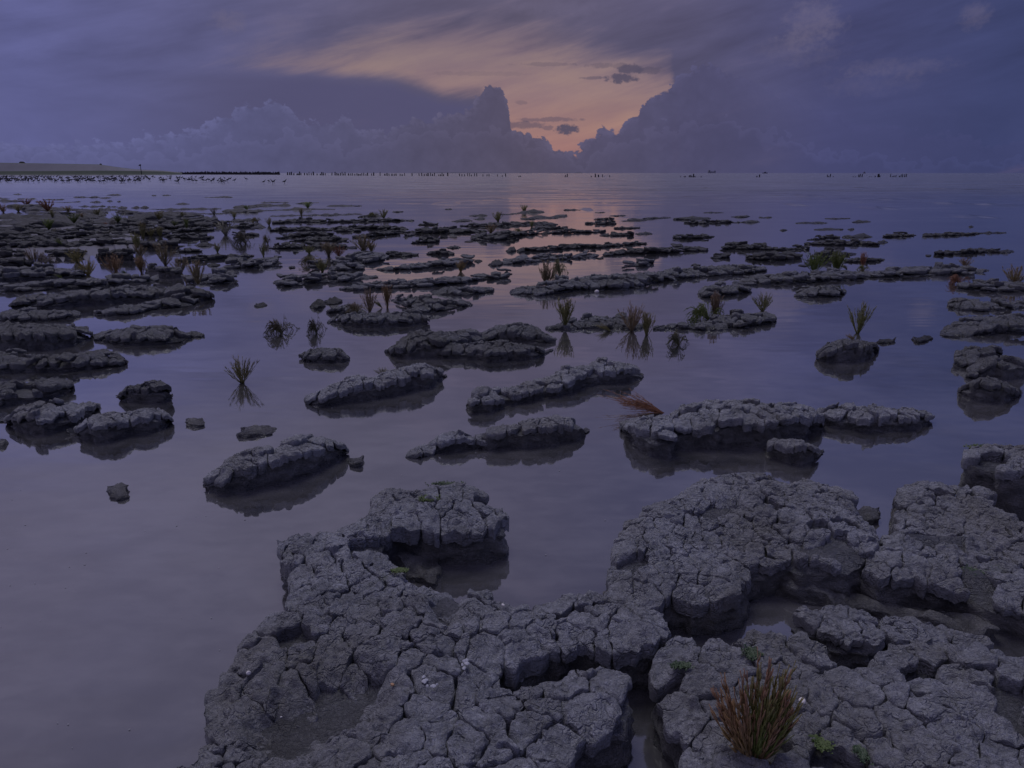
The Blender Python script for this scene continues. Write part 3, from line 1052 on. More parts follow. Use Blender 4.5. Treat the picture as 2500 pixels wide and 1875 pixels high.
def tube(V, Fc, pts, rad, sides=6, cap=True):
    pts = np.array(pts, float)
    n = len(pts)
    tan = np.gradient(pts, axis=0)
    tan /= np.maximum(np.linalg.norm(tan, axis=1), 1e-9)[:, None]
    up = np.array([0.31, 0.17, 0.93])
    b0 = len(V)
    for i in range(n):
        a = np.cross(tan[i], up)
        if np.linalg.norm(a) < .05:
            a = np.cross(tan[i], [1, 0, 0])
        a /= np.linalg.norm(a)
        b = np.cross(tan[i], a)
        for k in range(sides):
            t = 2 * math.pi * k / sides
            p = pts[i] + (a * math.cos(t) + b * math.sin(t)) * rad[i]
            V.append(tuple(p))
    for i in range(n - 1):
        for k in range(sides):
            k2 = (k + 1) % sides
            Fc.append((b0 + i * sides + k, b0 + i * sides + k2, b0 + (i + 1) * sides + k2, b0 + (i + 1) * sides + k))
    if cap:
        Fc.append(tuple(b0 + k for k in range(sides - 1, -1, -1)))
        Fc.append(tuple(b0 + (n - 1) * sides + k for k in range(sides)))


# beacon on the shore
def beacon():
    p = at(346, 426.8); Dd = p[1]
    root = bpy.data.objects.new('beacon', None); COL.objects.link(root); root.location = (p[0], p[1], 0)
    zt = h_at(346, 402, Dd)
    w = Dd / F_PX
    V, Fc = [], []
    tube(V, Fc, [(0, 0, 0), (0, 0, zt * .5), (0, 0, zt)], [w * .9, w * .7, w * .45], 8)
    link('mast', mesh_py('mast', V, Fc, M_POST), root)
    V, Fc = [], []
    box_bm(V, Fc, -w * 3.6, w * 1.2, -w, w, zt * .88, zt * .97, w * .2)
    box_bm(V, Fc, -w * 1.4, w * 1.6, -w, w, zt * .975, zt * 1.04, w * .3)
    link('topmark', mesh_py('topmark', V, Fc, M_POST, False), root)
    tag(root, 'tall navigation beacon where the dike runs out', 'beacon')


beacon()


def hut(x, yb, wpx, hpx, label):
    p = at(x, 427.0); Dd = p[1] + 18
    X = raydir(x, yb)[0] / raydir(x, yb)[1] * Dd
    z = h_at(x, yb, Dd) - .6; w = wpx * Dd / F_PX / 2; h = hpx * Dd / F_PX + .6
    root = bpy.data.objects.new('hut', None); COL.objects.link(root); root.location = (X, Dd, z)
    V, Fc = [], []
    box_bm(V, Fc, -w, w, -w * .7, w * .7, 0, h * .65)
    link('wall', mesh_py('wall', V, Fc, M_POST, False), root)
    V, Fc = [], []
    box_bm(V, Fc, -w * 1.1, w * 1.1, -w * .8, w * .8, h * .65, h, w * .55)
    link('roof', mesh_py('roof', V, Fc, M_POST, False), root)
    tag(root, label, 'hut')


hut(54, 398.6, 9, 4, 'small dark hut on the crown of the dike')
hut(246, 402.0, 4, 2.5, 'tiny shed at the sloping end of the dike')

# groyne of close-set timber at the shore end
rng0 = random.Random(5)


def post_mesh(seed, sides=7):
    r = random.Random(seed)
    V, Fc = [], []
    lx, ly = r.uniform(-.06, .06), r.uniform(-.06, .06)
    zs = [-.25, .3, .7, .92, 1.0]
    tube(V, Fc, [(lx * z, ly * z, z) for z in zs], [.5, .48 + r.uniform(-.05, .05), .44, .40, .3 + r.uniform(-.08, .08)], sides)
    for i in range(len(V)):
        V[i] = (V[i][0] * r.uniform(.92, 1.08), V[i][1] * r.uniform(.92, 1.08), V[i][2])
    return mesh_py('groyne_post', V, Fc, M_POST)


PM = [post_mesh(i) for i in range(6)]


def put_post(x, ybase, hpx, wpx, parent=None, nm='groyne_post', lean=0.06):
    p = at(x, ybase); Dd = p[1]
    s = Dd / F_PX
    o = bpy.data.objects.new(nm, rng0.choice(PM))
    o.scale = (wpx * s, wpx * s, hpx * s)
    o.rotation_euler = (rng0.uniform(-lean, lean), rng0.uniform(-lean, lean), rng0.uniform(0, 6.28))
    loc = Vector((p[0], p[1], 0))
    o.location = loc - (parent.location if parent else Vector())
    if parent: o.parent = parent
    COL.objects.link(o)
    return o


p0 = at(560, 426.4)
gy = bpy.data.objects.new('timber_groyne', None); COL.objects.link(gy); gy.location = (p0[0], p0[1], 0)
tag(gy, 'long dark timber groyne of close-set posts running out from the dike', 'groyne')
x = 418.0
while x < 684:
    t = (x - 418) / 266
    put_post(x, 426.0 + t * .7, rng0.uniform(4.6, 7.6) * (.75 + .25 * min(1, t * 4)), rng0.uniform(2.2, 3.2), gy, 'post', .03)
    x += rng0.uniform(1.6, 2.6)
V, Fc = [], []
A, B = at(415, 425.9), at(683, 426.6)
for q in range(12):
    t0, t1 = q / 12, (q + 1) / 12
    a, b = A * (1 - t0) + B * t0, A * (1 - t1) + B * t1
    k = len(V)
    hh = 1.5 - .04 * q
    for p in (a, b):
        V += [(p[0] - p0[0], p[1] - p0[1] + .8, -.3), (p[0] - p0[0], p[1] - p0[1] + .8, hh), (p[0] - p0[0], p[1] - p0[1] + 1.6, hh), (p[0] - p0[0], p[1] - p0[1] + 1.6, -.3)]
    Fc += [(k, k + 4, k + 5, k + 1), (k + 1, k + 5, k + 6, k + 2), (k + 2, k + 6, k + 7, k + 3)]
link('brushwood_fill', mesh_py('brushwood_fill', V, Fc, M_POST, False), gy)

# the decayed seaward row: single posts, each its own thing
def post_run(label, group, x0, x1, yb0, yb1, step, hr, wr, skip=.15):
    x = x0
    while x < x1:
        if rng0.random() > skip:
            yb = yb0 + (yb1 - yb0) * (x - x0) / max(1, x1 - x0)
            tag(put_post(x, yb, rng0.uniform(*hr), rng0.uniform(*wr)), label, 'post', group)
        x += rng0.uniform(*step)


post_run('dark worn groyne post in the close row beyond the brushwood end', 'posts next to the brushwood groyne', 686, 920, 427.3, 429.0, (3.0, 6.2), (3.5, 8.5), (1.8, 3.2), .2)
post_run('dark worn groyne post in the denser middle of the broken row', 'posts in the middle of the broken groyne row', 928, 1094, 429.0, 429.9, (3.2, 7.0), (3.5, 8.0), (1.8, 3.4), .2)
post_run('short worn post in the thin row under the pink sky', 'posts in the thin row under the pink sky', 1122, 1240, 430.0, 431.2, (4.0, 8.0), (2.5, 7.5), (1.6, 2.6), .2)


def post_set(label, group, reg, items, yb):
    for x, top, w in items:
        X, yt = px(reg, x, top)
        _, y0 = px(reg, 0, yb)
        tag(put_post(X, y0, y0 - yt, w / 3.456), label, 'post', group)


post_set('stubby pair of posts alone beyond the end of the thin row', 'two stumps beyond the thin row', '3', [(92, 172, 8), (104, 169, 9)], 180)
post_set('dark post of the leaning pair under the clear pink gap', 'leaning pair of posts', '3', [(484, 165, 9), (500, 155, 9)], 180)
post_set('thin dark post in the loose group of six off the beach', 'loose group of six posts', '3', [(703, 170, 8), (738, 154, 10), (764, 162, 11), (797, 160, 7), (812, 176, 6), (859, 165, 6)], 181)
post_set('dark post of the low cluster below the drilling platform', 'low cluster below the platform', '3', [(1457, 172, 6), (1488, 174, 10), (1498, 171, 6), (1530, 166, 9), (1542, 164, 9), (1552, 172, 9), (1565, 155, 11), (1578, 172, 9), (1630, 173, 7)], 182)
post_set('dark post of the pair below the flat ship', 'pair of posts below the flat ship', '3', [(2100, 170, 10), (2122, 160, 10)], 182)
post_set('slim post of the small group below the dark rain cloud', 'small group below the rain cloud', '4', [(552, 162, 7), (563, 170, 7), (576, 156, 8), (602, 174, 7)], 181)
post_set('dark post of the small row under the faint buoy', 'small row under the buoy', '4', [(770, 175, 8), (790, 176, 8), (815, 160, 6), (826, 156, 9), (845, 157, 8)], 181)
post_set('thick dark post next to low stumps', 'thick posts next to low stumps', '4', [(905, 175, 6), (922, 176, 6), (955, 170, 8), (978, 156, 9), (988, 155, 9), (996, 168, 6)], 181)
post_set('slanting post of the outermost group in the sea', 'outermost group of posts', '4', [(1084, 156, 6), (1100, 172, 7), (1114, 169, 8), (1130, 166, 7), (1160, 170, 9), (1174, 160, 6), (1186, 157, 7), (1204, 158, 7), (1217, 156, 7)], 181)

# long low wave crests on the open water, too many and too alike to count
def crests():
    r = random.Random(21)
    V, Fc = [], []
    items = []
    for reg, x0, x1, yy in [('4', 700, 950, 268), ('4', 1480, 1660, 278), ('4', 1440, 1640, 400), ('4', 1790, 1940, 410), ('4', 2000, 2300, 423), ('4', 870, 1240, 372), ('4', 290, 540, 343),
                            ('4', 1720, 1930, 287), ('4', 900, 1150, 450), ('4', 1700, 1960, 523), ('4', 40, 200, 337), ('4', 270, 380, 422), ('4', 2040, 2190, 270),
                            ('3', 1450, 1640, 350), ('3', 1660, 1890, 361), ('3', 790, 910, 282), ('3', 860, 1050, 251), ('3', 200, 760, 370), ('3', 1640, 1740, 275),
                            ('3', 600, 740, 452), ('3', 1130, 1300, 290), ('2', 1500, 1750, 405), ('2', 1900, 2150, 300)]:
        items.append((*px(reg, x0, yy), px(reg, x1, yy)[0], r.uniform(.06, .10)))
    for i in range(150):
        x = r.uniform(780, 2560); y = 438 + r.random() ** 1.4 * 64
        items.append((x, y, x + r.uniform(25, 110), r.uniform(.015, .035)))
    for x0, yy, x1, h in items:
        n = 14
        bow = r.uniform(-.9, .9)
        k = len(V)
        for i in range(n + 1):
            t = i / n
            p = at(x0 + (x1 - x0) * t, yy + 0 * t)
            a = math.sin(math.pi * t) ** .7
            yy_ = p[1] + bow * math.sin(math.pi * t) + .25 * math.sin(9 * t + x0)
            w = .7 + h * 5
            for q, z in ((-w, -.02), (-w * .45, h * .45 * a - .004), (-w * .1, h * a), (w * .3, h * .8 * a), (w * 1.6, -.02)):
                V.append((p[0], yy_ + q, z))
        for i in range(n):
            for q in range(4):
                a = k + i * 5 + q
                Fc.append((a, a + 5, a + 6, a + 1))
    o = link('wave_crests', mesh_py('wave_crests', V, Fc, M_WATER))
    tag(o, 'fine dark wave lines running across the open water', None, None, 'stuff')


crests()


def foam():
    r = random.Random(4)
    V, Fc = [], []
    for i in range(70):
        x, y = r.choice([(r.uniform(0, 620), r.uniform(1150, 1870)), (r.uniform(0, 2500), r.uniform(800, 1400))])
        p = at(x, y)
        rad = r.uniform(.001, .003) * (1 + p[1] * .12)
        k = len(V); n = 6
        for q in range(n):
            a = 6.283 * q / n
            V.append((p[0] + math.cos(a) * rad * r.uniform(.6, 1.6), p[1] + math.sin(a) * rad * r.uniform(.5, 1.2), .003))
        Fc.append(tuple(range(k, k + n)))
    o = link('foam_flecks', mesh_py('foam_flecks', V, Fc, M_FOAM))
    tag(o, 'pale flecks of foam drifting on the still water', None, None, 'stuff')


foam()

# far islands, ships, platform
def island(label, x0, x1, hpx, seed):
    Dd = 6000.0
    s = Dd / F_PX
    a, b = (x0 - 1250) / F_PX * Dd / 1.0466, (x1 - 1250) / F_PX * Dd / 1.0466
    V, Fc = [], []
    n = 24
    r = random.Random(seed)
    for i in range(n + 1):
        t = i / n
        h = hpx * s * (math.sin(math.pi * t) ** .35) * r.uniform(.55, 1.0) + .2
        xx = a + (b - a) * t
        V += [(xx, Dd, -2), (xx, Dd + 20, h * .9), (xx, Dd + 120, h), (xx, Dd + 300, -2)]
    for i in range(n):
        for k in range(3):
            Fc.append((i * 4 + k, i * 4 + 4 + k, i * 4 + 5 + k, i * 4 + 1 + k))
    o = link('island', mesh_py('island', V, Fc, M_FARLAND))
    tag(o, label, None, None, 'structure')


island('long thin far island behind the groyne row', 998, 1252, 2.6, 1)
island('low far island strip under the pink gap', 1264, 1300, 1.8, 2)
island('low far land strip near the leaning posts', 1356, 1400, 2.0, 3)
island('dark flat far land strip next to the others', 1405, 1424, 2.6, 4)


def platform():
    Dd = 3200.0; s = Dd / F_PX
    xc = (1738 - 1250) / F_PX * Dd / 1.0466
    root = bpy.data.objects.new('drilling_platform', None); COL.objects.link(root); root.location = (xc, Dd, 0)
    for q in (-7, -3, 3, 7):
        V, Fc = [], []
        tube(V, Fc, [(q * s, 0, -2), (q * s, 0, 4 * s)], [.5 * s, .5 * s], 6)
        link('leg', mesh_py('leg', V, Fc, M_SHIP), root)
    V, Fc = [], []
    box_bm(V, Fc, -9 * s, 8 * s, -4 * s, 4 * s, 1.6 * s, 4.2 * s)
    link('deck', mesh_py('deck', V, Fc, M_SHIP, False), root)
    V, Fc = [], []
    box_bm(V, Fc, -8.5 * s, -5 * s, -3 * s, 3 * s, 4.2 * s, 7.2 * s)
    link('derrick', mesh_py('derrick', V, Fc, M_SHIP, False), root)
    V, Fc = [], []
    box_bm(V, Fc, 5.5 * s, 7.5 * s, -2 * s, 2 * s, 4.2 * s, 6.4 * s)
    link('cabin', mesh_py('cabin', V, Fc, M_SHIP, False), root)
    tag(root, 'pale drilling platform standing on the sea horizon', 'platform')


platform()


def ship(label, x, wpx, hpx, mat, Dd=3000.0):
    s = Dd / F_PX
    xc = (x - 1250) / F_PX * Dd / 1.0466
    w, h = wpx * s / 2, hpx * s
    root = bpy.data.objects.new('ship', None); COL.objects.link(root); root.location = (xc, Dd, 0)
    V, Fc = [], []
    hull = [(-w, .45 * h), (-w * .85, -.5), (w * .85, -.5), (w, .45 * h)]
    for yy in (-w * .16, w * .16):
        V += [(p[0], yy, p[1]) for p in hull]
    Fc += [(0, 1, 2, 3), (7, 6, 5, 4), (0, 3, 7, 4), (0, 4, 5, 1), (3, 2, 6, 7), (1, 5, 6, 2)]
    link('hull', mesh_py('hull', V, Fc, mat, False), root)
    V, Fc = [], []
    box_bm(V, Fc, -w * .35, w * .3, -w * .12, w * .12, .45 * h, .85 * h)
    link('superstructure', mesh_py('superstructure', V, Fc, mat, False), root)
    V, Fc = [], []
    tube(V, Fc, [(0, 0, .8 * h), (0, 0, 1.3 * h)], [w * .04, w * .03], 5)
    link('mast', mesh_py('mast', V, Fc, mat, False), root)
    tag(root, label, 'ship')


ship('low dark ship on the horizon right of the platform', 1868, 13, 3.6, M_SHIPD)
ship('faint small boat with mast on the horizon above the post row', 2110, 7, 4.2, M_SHIP)
# ------------------------------------------------------------------ foreground masses
A_OUT = [(665, 385), (760, 365), (880, 350), (960, 348), (1060, 310), (1130, 285), (1168, 240), (1172, 160), (1240, 130), (1380, 148), (1500, 133), (1670, 112), (1760, 150),
         (1840, 182), (1888, 255), (1880, 320), (1780, 335), (1640, 345), (1500, 345), (1380, 340), (1300, 330), (1235, 380), (1225, 470), (1290, 520), (1400, 585), (1490, 640), (1570, 655), (1650, 672), (1720, 640),
         (1800, 655), (210, 690, 'B'), (390, 735, 'B'), (480, 705, 'B'), (590, 655, 'B'), (690, 655, 'B'), (780, 690, 'B'), (960, 760, 'B'), (1060, 775, 'B'), (1130, 800, 'B'), (1195, 885, 'B'),
         (1150, 930, 'B'), (1050, 985, 'B'), (970, 965, 'B'), (860, 960, 'B'), (720, 930, 'B'), (655, 930, 'B'), (580, 990, 'B'), (530, 980, 'B'), (340, 1060, 'B'), (140, 1040, 'B'), (60, 1045, 'B'), (245, 1100, 'B'), (240, 1160, 'B'),
         (330, 1180, 'B'), (480, 1140, 'B'), (590, 1150, 'B'), (650, 1100, 'B'), (750, 1068, 'B'), (900, 1092, 'B'), (975, 1180, 'B'), (990, 1275, 'B'), (950, 1390, 'B'), (760, 1420, 'B'), (660, 1450, 'B'), (645, 1560, 'B'), (620, 1700, 'B'),
         (600, 2050, 'B'), (1200, 2050), (500, 2050), (100, 2000), (-60, 1760), (60, 1640), (200, 1590), (275, 1530), (250, 1440), (245, 1340), (320, 1245), (275, 1225), (290, 1180), (375, 1130), (385, 1060),
         (410, 970), (490, 900), (570, 865), (610, 830), (720, 790), (715, 700), (700, 620), (690, 540), (675, 460)]
mass('A', 'big cracked clay promontory with a round knob and smooth muddy hollow', A_OUT, .185, 11, cell=.08, under=0.0, flare=2.5, edge_round=.03, hvar=.03, miss=.025,
     hollow=[('A', [(500, 1490), (640, 1400), (740, 1345), (930, 1265), (1060, 1215), (1200, 1270), (1240, 1400), (1150, 1490), (950, 1570), (820, 1680), (560, 1680), (500, 1570)], .10, .05),
             ('B', [(-90, 690), (20, 690), (60, 800), (0, 960), (-80, 940), (-100, 800)], .135, .03)])
mass('B', 'broad cracked clay outcrop joined to the promontory by a narrow neck', [(790, 690), (850, 575), (870, 480), (905, 390), (930, 310), (1000, 282), (1050, 232), (1200, 192), (1330, 122), (1420, 97), (1540, 64), (1640, 57), (1720, 62), (1800, 112), (1880, 84),
     (2030, 122), (2180, 152), (2206, 192), (2198, 270), (2270, 330), (2300, 400), (2280, 470), (2230, 525), (2150, 540), (2000, 535), (1900, 530), (1800, 505), (1720, 520), (1650, 545), (1600, 610), (1575, 670), (1500, 700), (1310, 725), (1270, 690), (1170, 690), (1100, 760), (960, 755), (860, 720)],
     .17, 12, cell=.068, under=-.1, flare=4, hvar=.03, edge_round=.035, hollow=[('B', [(1340, 270), (1480, 255), (1560, 285), (1480, 330), (1340, 330)], .165, .03), ('C', [(480, 470), (700, 455), (900, 470), (900, 545), (700, 560), (560, 520)], .135, .03)])
mass('C', 'cracked clay shelf running in from the frame edge toward the channel', [(1000, 375), (1060, 345), (1090, 250), (1080, 190), (1100, 95), (1150, 72), (1260, 72), (1420, 130), (1500, 120), (1590, 150), (1630, 240), (1758, 320), (1900, 400), (2100, 500), (2100, 900), (1900, 800), (1758, 750), (1620, 715),
     (1530, 680), (1420, 640), (1190, 605), (1160, 600), (1000, 600), (915, 555), (930, 510), (975, 455)], .15, 13, cell=.07, under=-.1, flare=4, hvar=.03, edge_round=.03, hollow=[('C', [(1090, 370), (1250, 390), (1480, 385), (1500, 440), (1300, 465), (1100, 430)], .155, .03), ('C', [(1380, 560), (1520, 580), (1600, 640), (1450, 640)], .13, .02)])
mass('8', 'tall mossy clay block at the water beyond the cracked shelf', [(1705, 930), (1740, 862), (1900, 824), (2100, 822), (2300, 832), (2480, 900), (2480, 1130), (2300, 1090), (2212, 1080), (2050, 1062), (1900, 1005), (1780, 965)], .24, 14, cell=.075, under=0, hvar=.03)
mass('C', 'flat clay slab lying between the channel and the near shelf', [(505, 822), (560, 757), (660, 780), (700, 742), (830, 762), (960, 812), (1003, 918), (960, 960), (850, 955), (720, 945), (690, 890), (620, 868), (530, 850)], .12, 15, cell=.066, hvar=.015, name='clay_slab', cat='clay slab', miss=0)
mass('C', 'long thin clay slab tapering into the dark channel', [(1000, 818), (1150, 812), (1290, 842), (1450, 872), (1600, 902), (1600, 948), (1480, 955), (1310, 930), (1080, 925), (1005, 870)], .11, 16, cell=.055, hvar=.015, name='clay_slab', cat='clay slab', miss=0)
mass('C', 'near cracked clay shelf carrying the red and green glasswort', [(-205, 1100), (-175, 990), (-100, 942), (90, 912), (180, 960), (200, 897), (380, 892), (510, 870), (600, 886), (705, 935), (725, 990), (740, 1030), (840, 1070), (880, 1075), (1000, 1012), (1150, 964), (1310, 987), (1480, 1042), (1512, 1007), (1760, 1082), (1950, 1150),
     (2150, 1300), (2150, 2100), (900, 2150), (-100, 2100), (-60, 1659), (-50, 1500), (-75, 1400), (-150, 1330), (-200, 1230)], .17, 17, cell=.088, under=0, hvar=.02, edge_round=.025,
     hollow=[('C', [(600, 1015), (740, 1040), (860, 1090), (920, 1100), (930, 1200), (860, 1170), (770, 1075), (620, 1060)], .10, .02)])
lump('C', 'dark loose boulder wedged in the notch between two outcrops', 820, 968, 262, 352, 'b', seed=0) if False else None

mass('A', 'low wet mud slope sinking into the small bay', [(1215, 395), (1300, 350), (1420, 420), (1500, 500), (1520, 560), (1490, 625), (1400, 600), (1290, 540), (1210, 480)], .05, 31, cell=.09, clods=False, name='mud_slope', cat='mud slope', hvar=.01, under=0)
mass('B', 'dark mud floor of the gully under the overhanging clods', [(235, 1080), (400, 1040), (560, 1000), (760, 970), (900, 985), (860, 1075), (740, 1050), (620, 1090), (560, 1160), (330, 1190), (230, 1170)], .06, 32, cell=.09, clods=False, name='mud_slope', cat='mud slope', hvar=.01, under=0)
mass('C', 'muddy shelf below the front wall of the broad outcrop', [(420, 590), (640, 640), (900, 690), (1150, 740), (1420, 790), (1600, 840), (1640, 900), (1500, 900), (1250, 830), (1000, 790), (700, 720), (520, 690), (400, 640)], .06, 33, cell=.1, clods=False, name='mud_slope', cat='mud slope', hvar=.015, under=0)
rc_ = random.Random(8)
for i in range(13):
    cx, cy = rc_.choice([(rc_.uniform(1230, 1520), rc_.uniform(440, 580)), (rc_.uniform(1450, 1720), rc_.uniform(500, 545))])
    w_ = rc_.uniform(14, 40)
    lump('A', 'small wet clay crumb lying in the shallow of the small bay', cx - w_, cx + w_, cy - w_ * .7, cy + w_ * .3, 'b', cat='clay crumb', name='clay_crumb', group='clay crumbs in the small bay')
lump('A', 'wedge shaped clay stone standing in the bay below the knob', 1645, 1770, 475, 548, 'b')
lump('C', 'dark loose boulder wedged in the notch between two outcrops', 822, 966, 268, 352, 'b', cell=.05)

# ------------------------------------------------------------------ islands in the open water, near to far
ridge('6', 'long clay block topped by tilted slabs in the open lagoon', [(-425, 1140, 1235), (-390, 1040, 1258), (-250, 1000, 1268), (-100, 900, 1262), (0, 865, 1238), (150, 830, 1205), (300, 795, 1172), (450, 735, 1130), (600, 732, 1060), (700, 765, 1005), (770, 845, 930)], 'b', .52, cell=.11)
ridge('6', 'straight clay block with a small dry bush on its back edge', [(452, 455, 492), (520, 385, 524), (640, 318, 520), (780, 268, 496), (900, 250, 488), (1050, 248, 460), (1200, 170, 430), (1350, 150, 392), (1500, 142, 370), (1638, 178, 300)], 'b', .42, cell=.12)
ridge('6', 'crumbling low clay spur with a square stub', [(1305, 905, 965), (1400, 865, 968), (1500, 835, 942), (1580, 740, 930), (1690, 695, 915), (1765, 695, 905), (1800, 740, 900), (1870, 745, 895), (1960, 740, 890), (2010, 740, 880)], 'b', .4, cell=.1)
ridge('7', 'straight sided clay block beyond the crumbling spur', [(-256, 690, 880), (-150, 655, 895), (0, 640, 885), (150, 622, 868), (300, 602, 852), (450, 592, 838), (600, 592, 812), (650, 680, 790), (675, 740, 775)], 'b', .36, cell=.11)
ridge('7', 'two part clay island with a flat pale crown and a leaning stone', [(-365, 480, 540), (-300, 375, 588), (-140, 345, 578), (0, 335, 522), (100, 297, 500), (250, 275, 470), (400, 250, 440), (470, 168, 420), (600, 150, 388), (800, 117, 345), (950, 120, 330), (1080, 158, 305), (1170, 240, 290)], 'b', .55, cell=.12)
ridge('7', 'wide cracked clay island under the flattened red plant', [(945, 640, 740), (1010, 592, 800), (1100, 572, 888), (1180, 566, 944), (1350, 580, 930), (1440, 530, 885), (1560, 500, 890), (1700, 452, 890), (1880, 433, 892), (2050, 436, 890), (2143, 455, 880), (2260, 460, 850), (2400, 462, 830), (2560, 470, 800), (2650, 580, 720)], 'b', .6, cell=.115, cat='clay island')
ridge('8', 'smooth clay arm reaching out from the wide cracked island', [(455, 520, 640), (600, 500, 702), (750, 490, 712), (900, 490, 738), (1100, 520, 734), (1250, 530, 720), (1400, 530, 692), (1420, 640, 660)], 'b', .5, cell=.14)
ridge('8', 'mossy broken clay block against the wide island', [(10, 800, 930), (60, 752, 970), (200, 760, 1008), (350, 782, 1028), (470, 820, 1000), (490, 870, 960)], 'b', .38, cell=.11)
ridge('8', 'rugged clay block fronting the right hand stack of ledges', [(1650, 330, 430), (1720, 290, 470), (1830, 262, 500), (1950, 258, 505), (2060, 290, 490), (2120, 330, 460), (2165, 400, 440)], 'b', .42, cell=.11)
ridge('8', 'mossy ledge stacked behind the rugged block', [(1722, 190, 290), (1850, 90, 300), (2000, 80, 300), (2230, 82, 300)], 'b', .4)
ridge('8', 'rear ledge of the mossy stack', [(1632, 60, 190), (1750, 15, 205), (1900, -20, 170), (1995, 15, 110)], 'b', .45)
ridge('4', 'dark clay block carrying a tall green glasswort', [(448, 1610, 1720), (540, 1560, 1745), (640, 1530, 1750), (760, 1525, 1740), (860, 1530, 1720), (970, 1575, 1650)], 'b', .38)
lump('4', 'small low clay lump just off the glasswort block', 975, 1128, 1530, 1618)
lump('4', 'squat post shaped clay block alone in the water', 1280, 1416, 1484, 1630, tf=.3)
ridge('5', 'clay stub with a chimney like corner and leaning flake', [(1012, 390, 480), (1100, 345, 490), (1250, 318, 496), (1390, 312, 496), (1462, 380, 470)], 'b', .3, cell=.16, miss=0)
ridge('5', 'craggy clay block in front of the chimney stub', [(622, 722, 748), (660, 655, 820), (800, 580, 836), (950, 545, 822), (1100, 560, 785), (1250, 512, 765), (1400, 505, 722), (1470, 625, 685)], 'b', .48, cell=.12)
ridge('5', 'rounded clay block with smooth plates beside the craggy one', [(12, 592, 640), (60, 545, 705), (200, 502, 735), (400, 482, 745), (560, 475, 735), (700, 455, 690), (830, 448, 570)], 'b', .52, cell=.12)
ridge('5', 'eroded clay ledge ending in a flat topped stack', [(-40, 330, 560), (100, 292, 525), (300, 290, 500), (450, 262, 460), (610, 250, 410), (625, 300, 390)], 'b', .5, cell=.14)
ridge('5', 'long ragged clay ledge with a pointed tip at the water', [(-60, 60, 240), (200, 52, 245), (400, 55, 235), (700, 60, 220), (850, 28, 205), (1000, 72, 195), (1085, 145, 175)], 'b', .55)
lump('5', 'flat clay crumb floating off the craggy block', 1570, 1702, 674, 722)
lump('5', 'small two humped clay crumb in the wide open water', 945, 1072, 1274, 1332)
lump('6', 'rounded clay boulder behind the slab topped block', -90, 166, 684, 838, cell=.09)
lump('6', 'pointed clay crumb off the end of the slab topped block', 800, 932, 1005, 1072)
lump('5', 'pair of clay crumbs near the shore end of the open water', -20, 54, 858, 892)
ridge('6', 'low two humped clay island on its own', [(405, 112, 150), (480, 30, 160), (600, 12, 166), (750, 22, 162), (808, 100, 150)], 'b', .45, cell=.12)
ridge('c', 'rear lobe of the big rounded clay island', [(1200, 180, 300), (1360, 130, 310), (1500, 108, 320), (1700, 112, 330), (1780, 160, 335), (1935, 220, 340)], 'b', .55)
ridge('c', 'rounded shoulder of the big clay island with a knob', [(165, 390, 440), (240, 320, 470), (330, 270, 495), (460, 205, 495), (600, 200, 490), (760, 180, 470), (900, 178, 430), (1100, 178, 400), (1200, 190, 380)], 'b', .55)
ridge('c', 'front lobe of the big clay island with a bright flat plate', [(640, 380, 470), (760, 330, 490), (900, 310, 492), (1100, 305, 500), (1250, 300, 520), (1450, 310, 515), (1600, 315, 500), (1750, 330, 480), (1920, 350, 430)], 'b', .5)
ridge('3', 'low weedy clay bank between two leaning glassworts', [(340, 1450, 1490), (430, 1400, 1500), (560, 1360, 1515), (680, 1330, 1520), (800, 1340, 1520), (950, 1330, 1520), (1060, 1370, 1510), (1140, 1400, 1470)], 'd', .55)
ridge('3', 'clay bank overgrown by an arching green glasswort', [(1540, 1440, 1490), (1620, 1390, 1510), (1760, 1360, 1520), (1900, 1300, 1530), (2000, 1310, 1530), (2130, 1310, 1480), (2240, 1320, 1460)], 'd', .5)
ridge('3', 'string of small clay lumps trailing from the overgrown bank', [(1245, 1425, 1500), (1310, 1440, 1490), (1380, 1418, 1490), (1450, 1445, 1480), (1530, 1440, 1480)], 'd', .4)

ridge('2', 'broad clay island with a dark undercut front', [(612, 1390, 1430), (720, 1335, 1480), (900, 1320, 1530), (1100, 1315, 1530), (1300, 1305, 1520), (1480, 1312, 1490)], 'd', .3)
ridge('2', 'low clay hump behind the undercut island', [(630, 1290, 1330), (720, 1255, 1335), (820, 1240, 1335), (930, 1290, 1335)], 'b', .5)
ridge('2', 'rumpled clay ridge adjoining the undercut island', [(1150, 1195, 1260), (1250, 1172, 1300), (1400, 1186, 1390), (1500, 1190, 1390), (1650, 1180, 1370), (1805, 1200, 1300)], 'd', .5)
ridge('2', 'short clay ridge pointing into the pink water', [(1525, 1132, 1188), (1650, 1100, 1218), (1800, 1095, 1228), (1900, 1095, 1192), (2015, 1130, 1162)], 'd', .5)
lump('2', 'upright clay lump in front of the twin lumps', 485, 606, 1198, 1340)
lump('2', 'rounded clay lump half of a twin', 600, 742, 1184, 1290)
lump('2', 'small dark clay crumb alone in the blue water', 14, 97, 1230, 1297)
ridge('2', 'dark fronted clay ridge with a rounded head', [(190, 1035, 1118), (250, 1006, 1155), (400, 1006, 1145), (470, 998, 1120), (600, 996, 1112), (760, 990, 1110), (900, 986, 1082), (1055, 998, 1050)], 'd', .4)
ridge('2', 'very long straight clay ridge leading to the pink water', [(740, 1098, 1172), (850, 1086, 1175), (1000, 1062, 1168), (1150, 1046, 1160), (1300, 1036, 1165), (1450, 1026, 1160), (1600, 1002, 1155), (1750, 996, 1130), (1905, 1000, 1082), (2050, 972, 1080), (2190, 956, 1068)], 'd', .42)
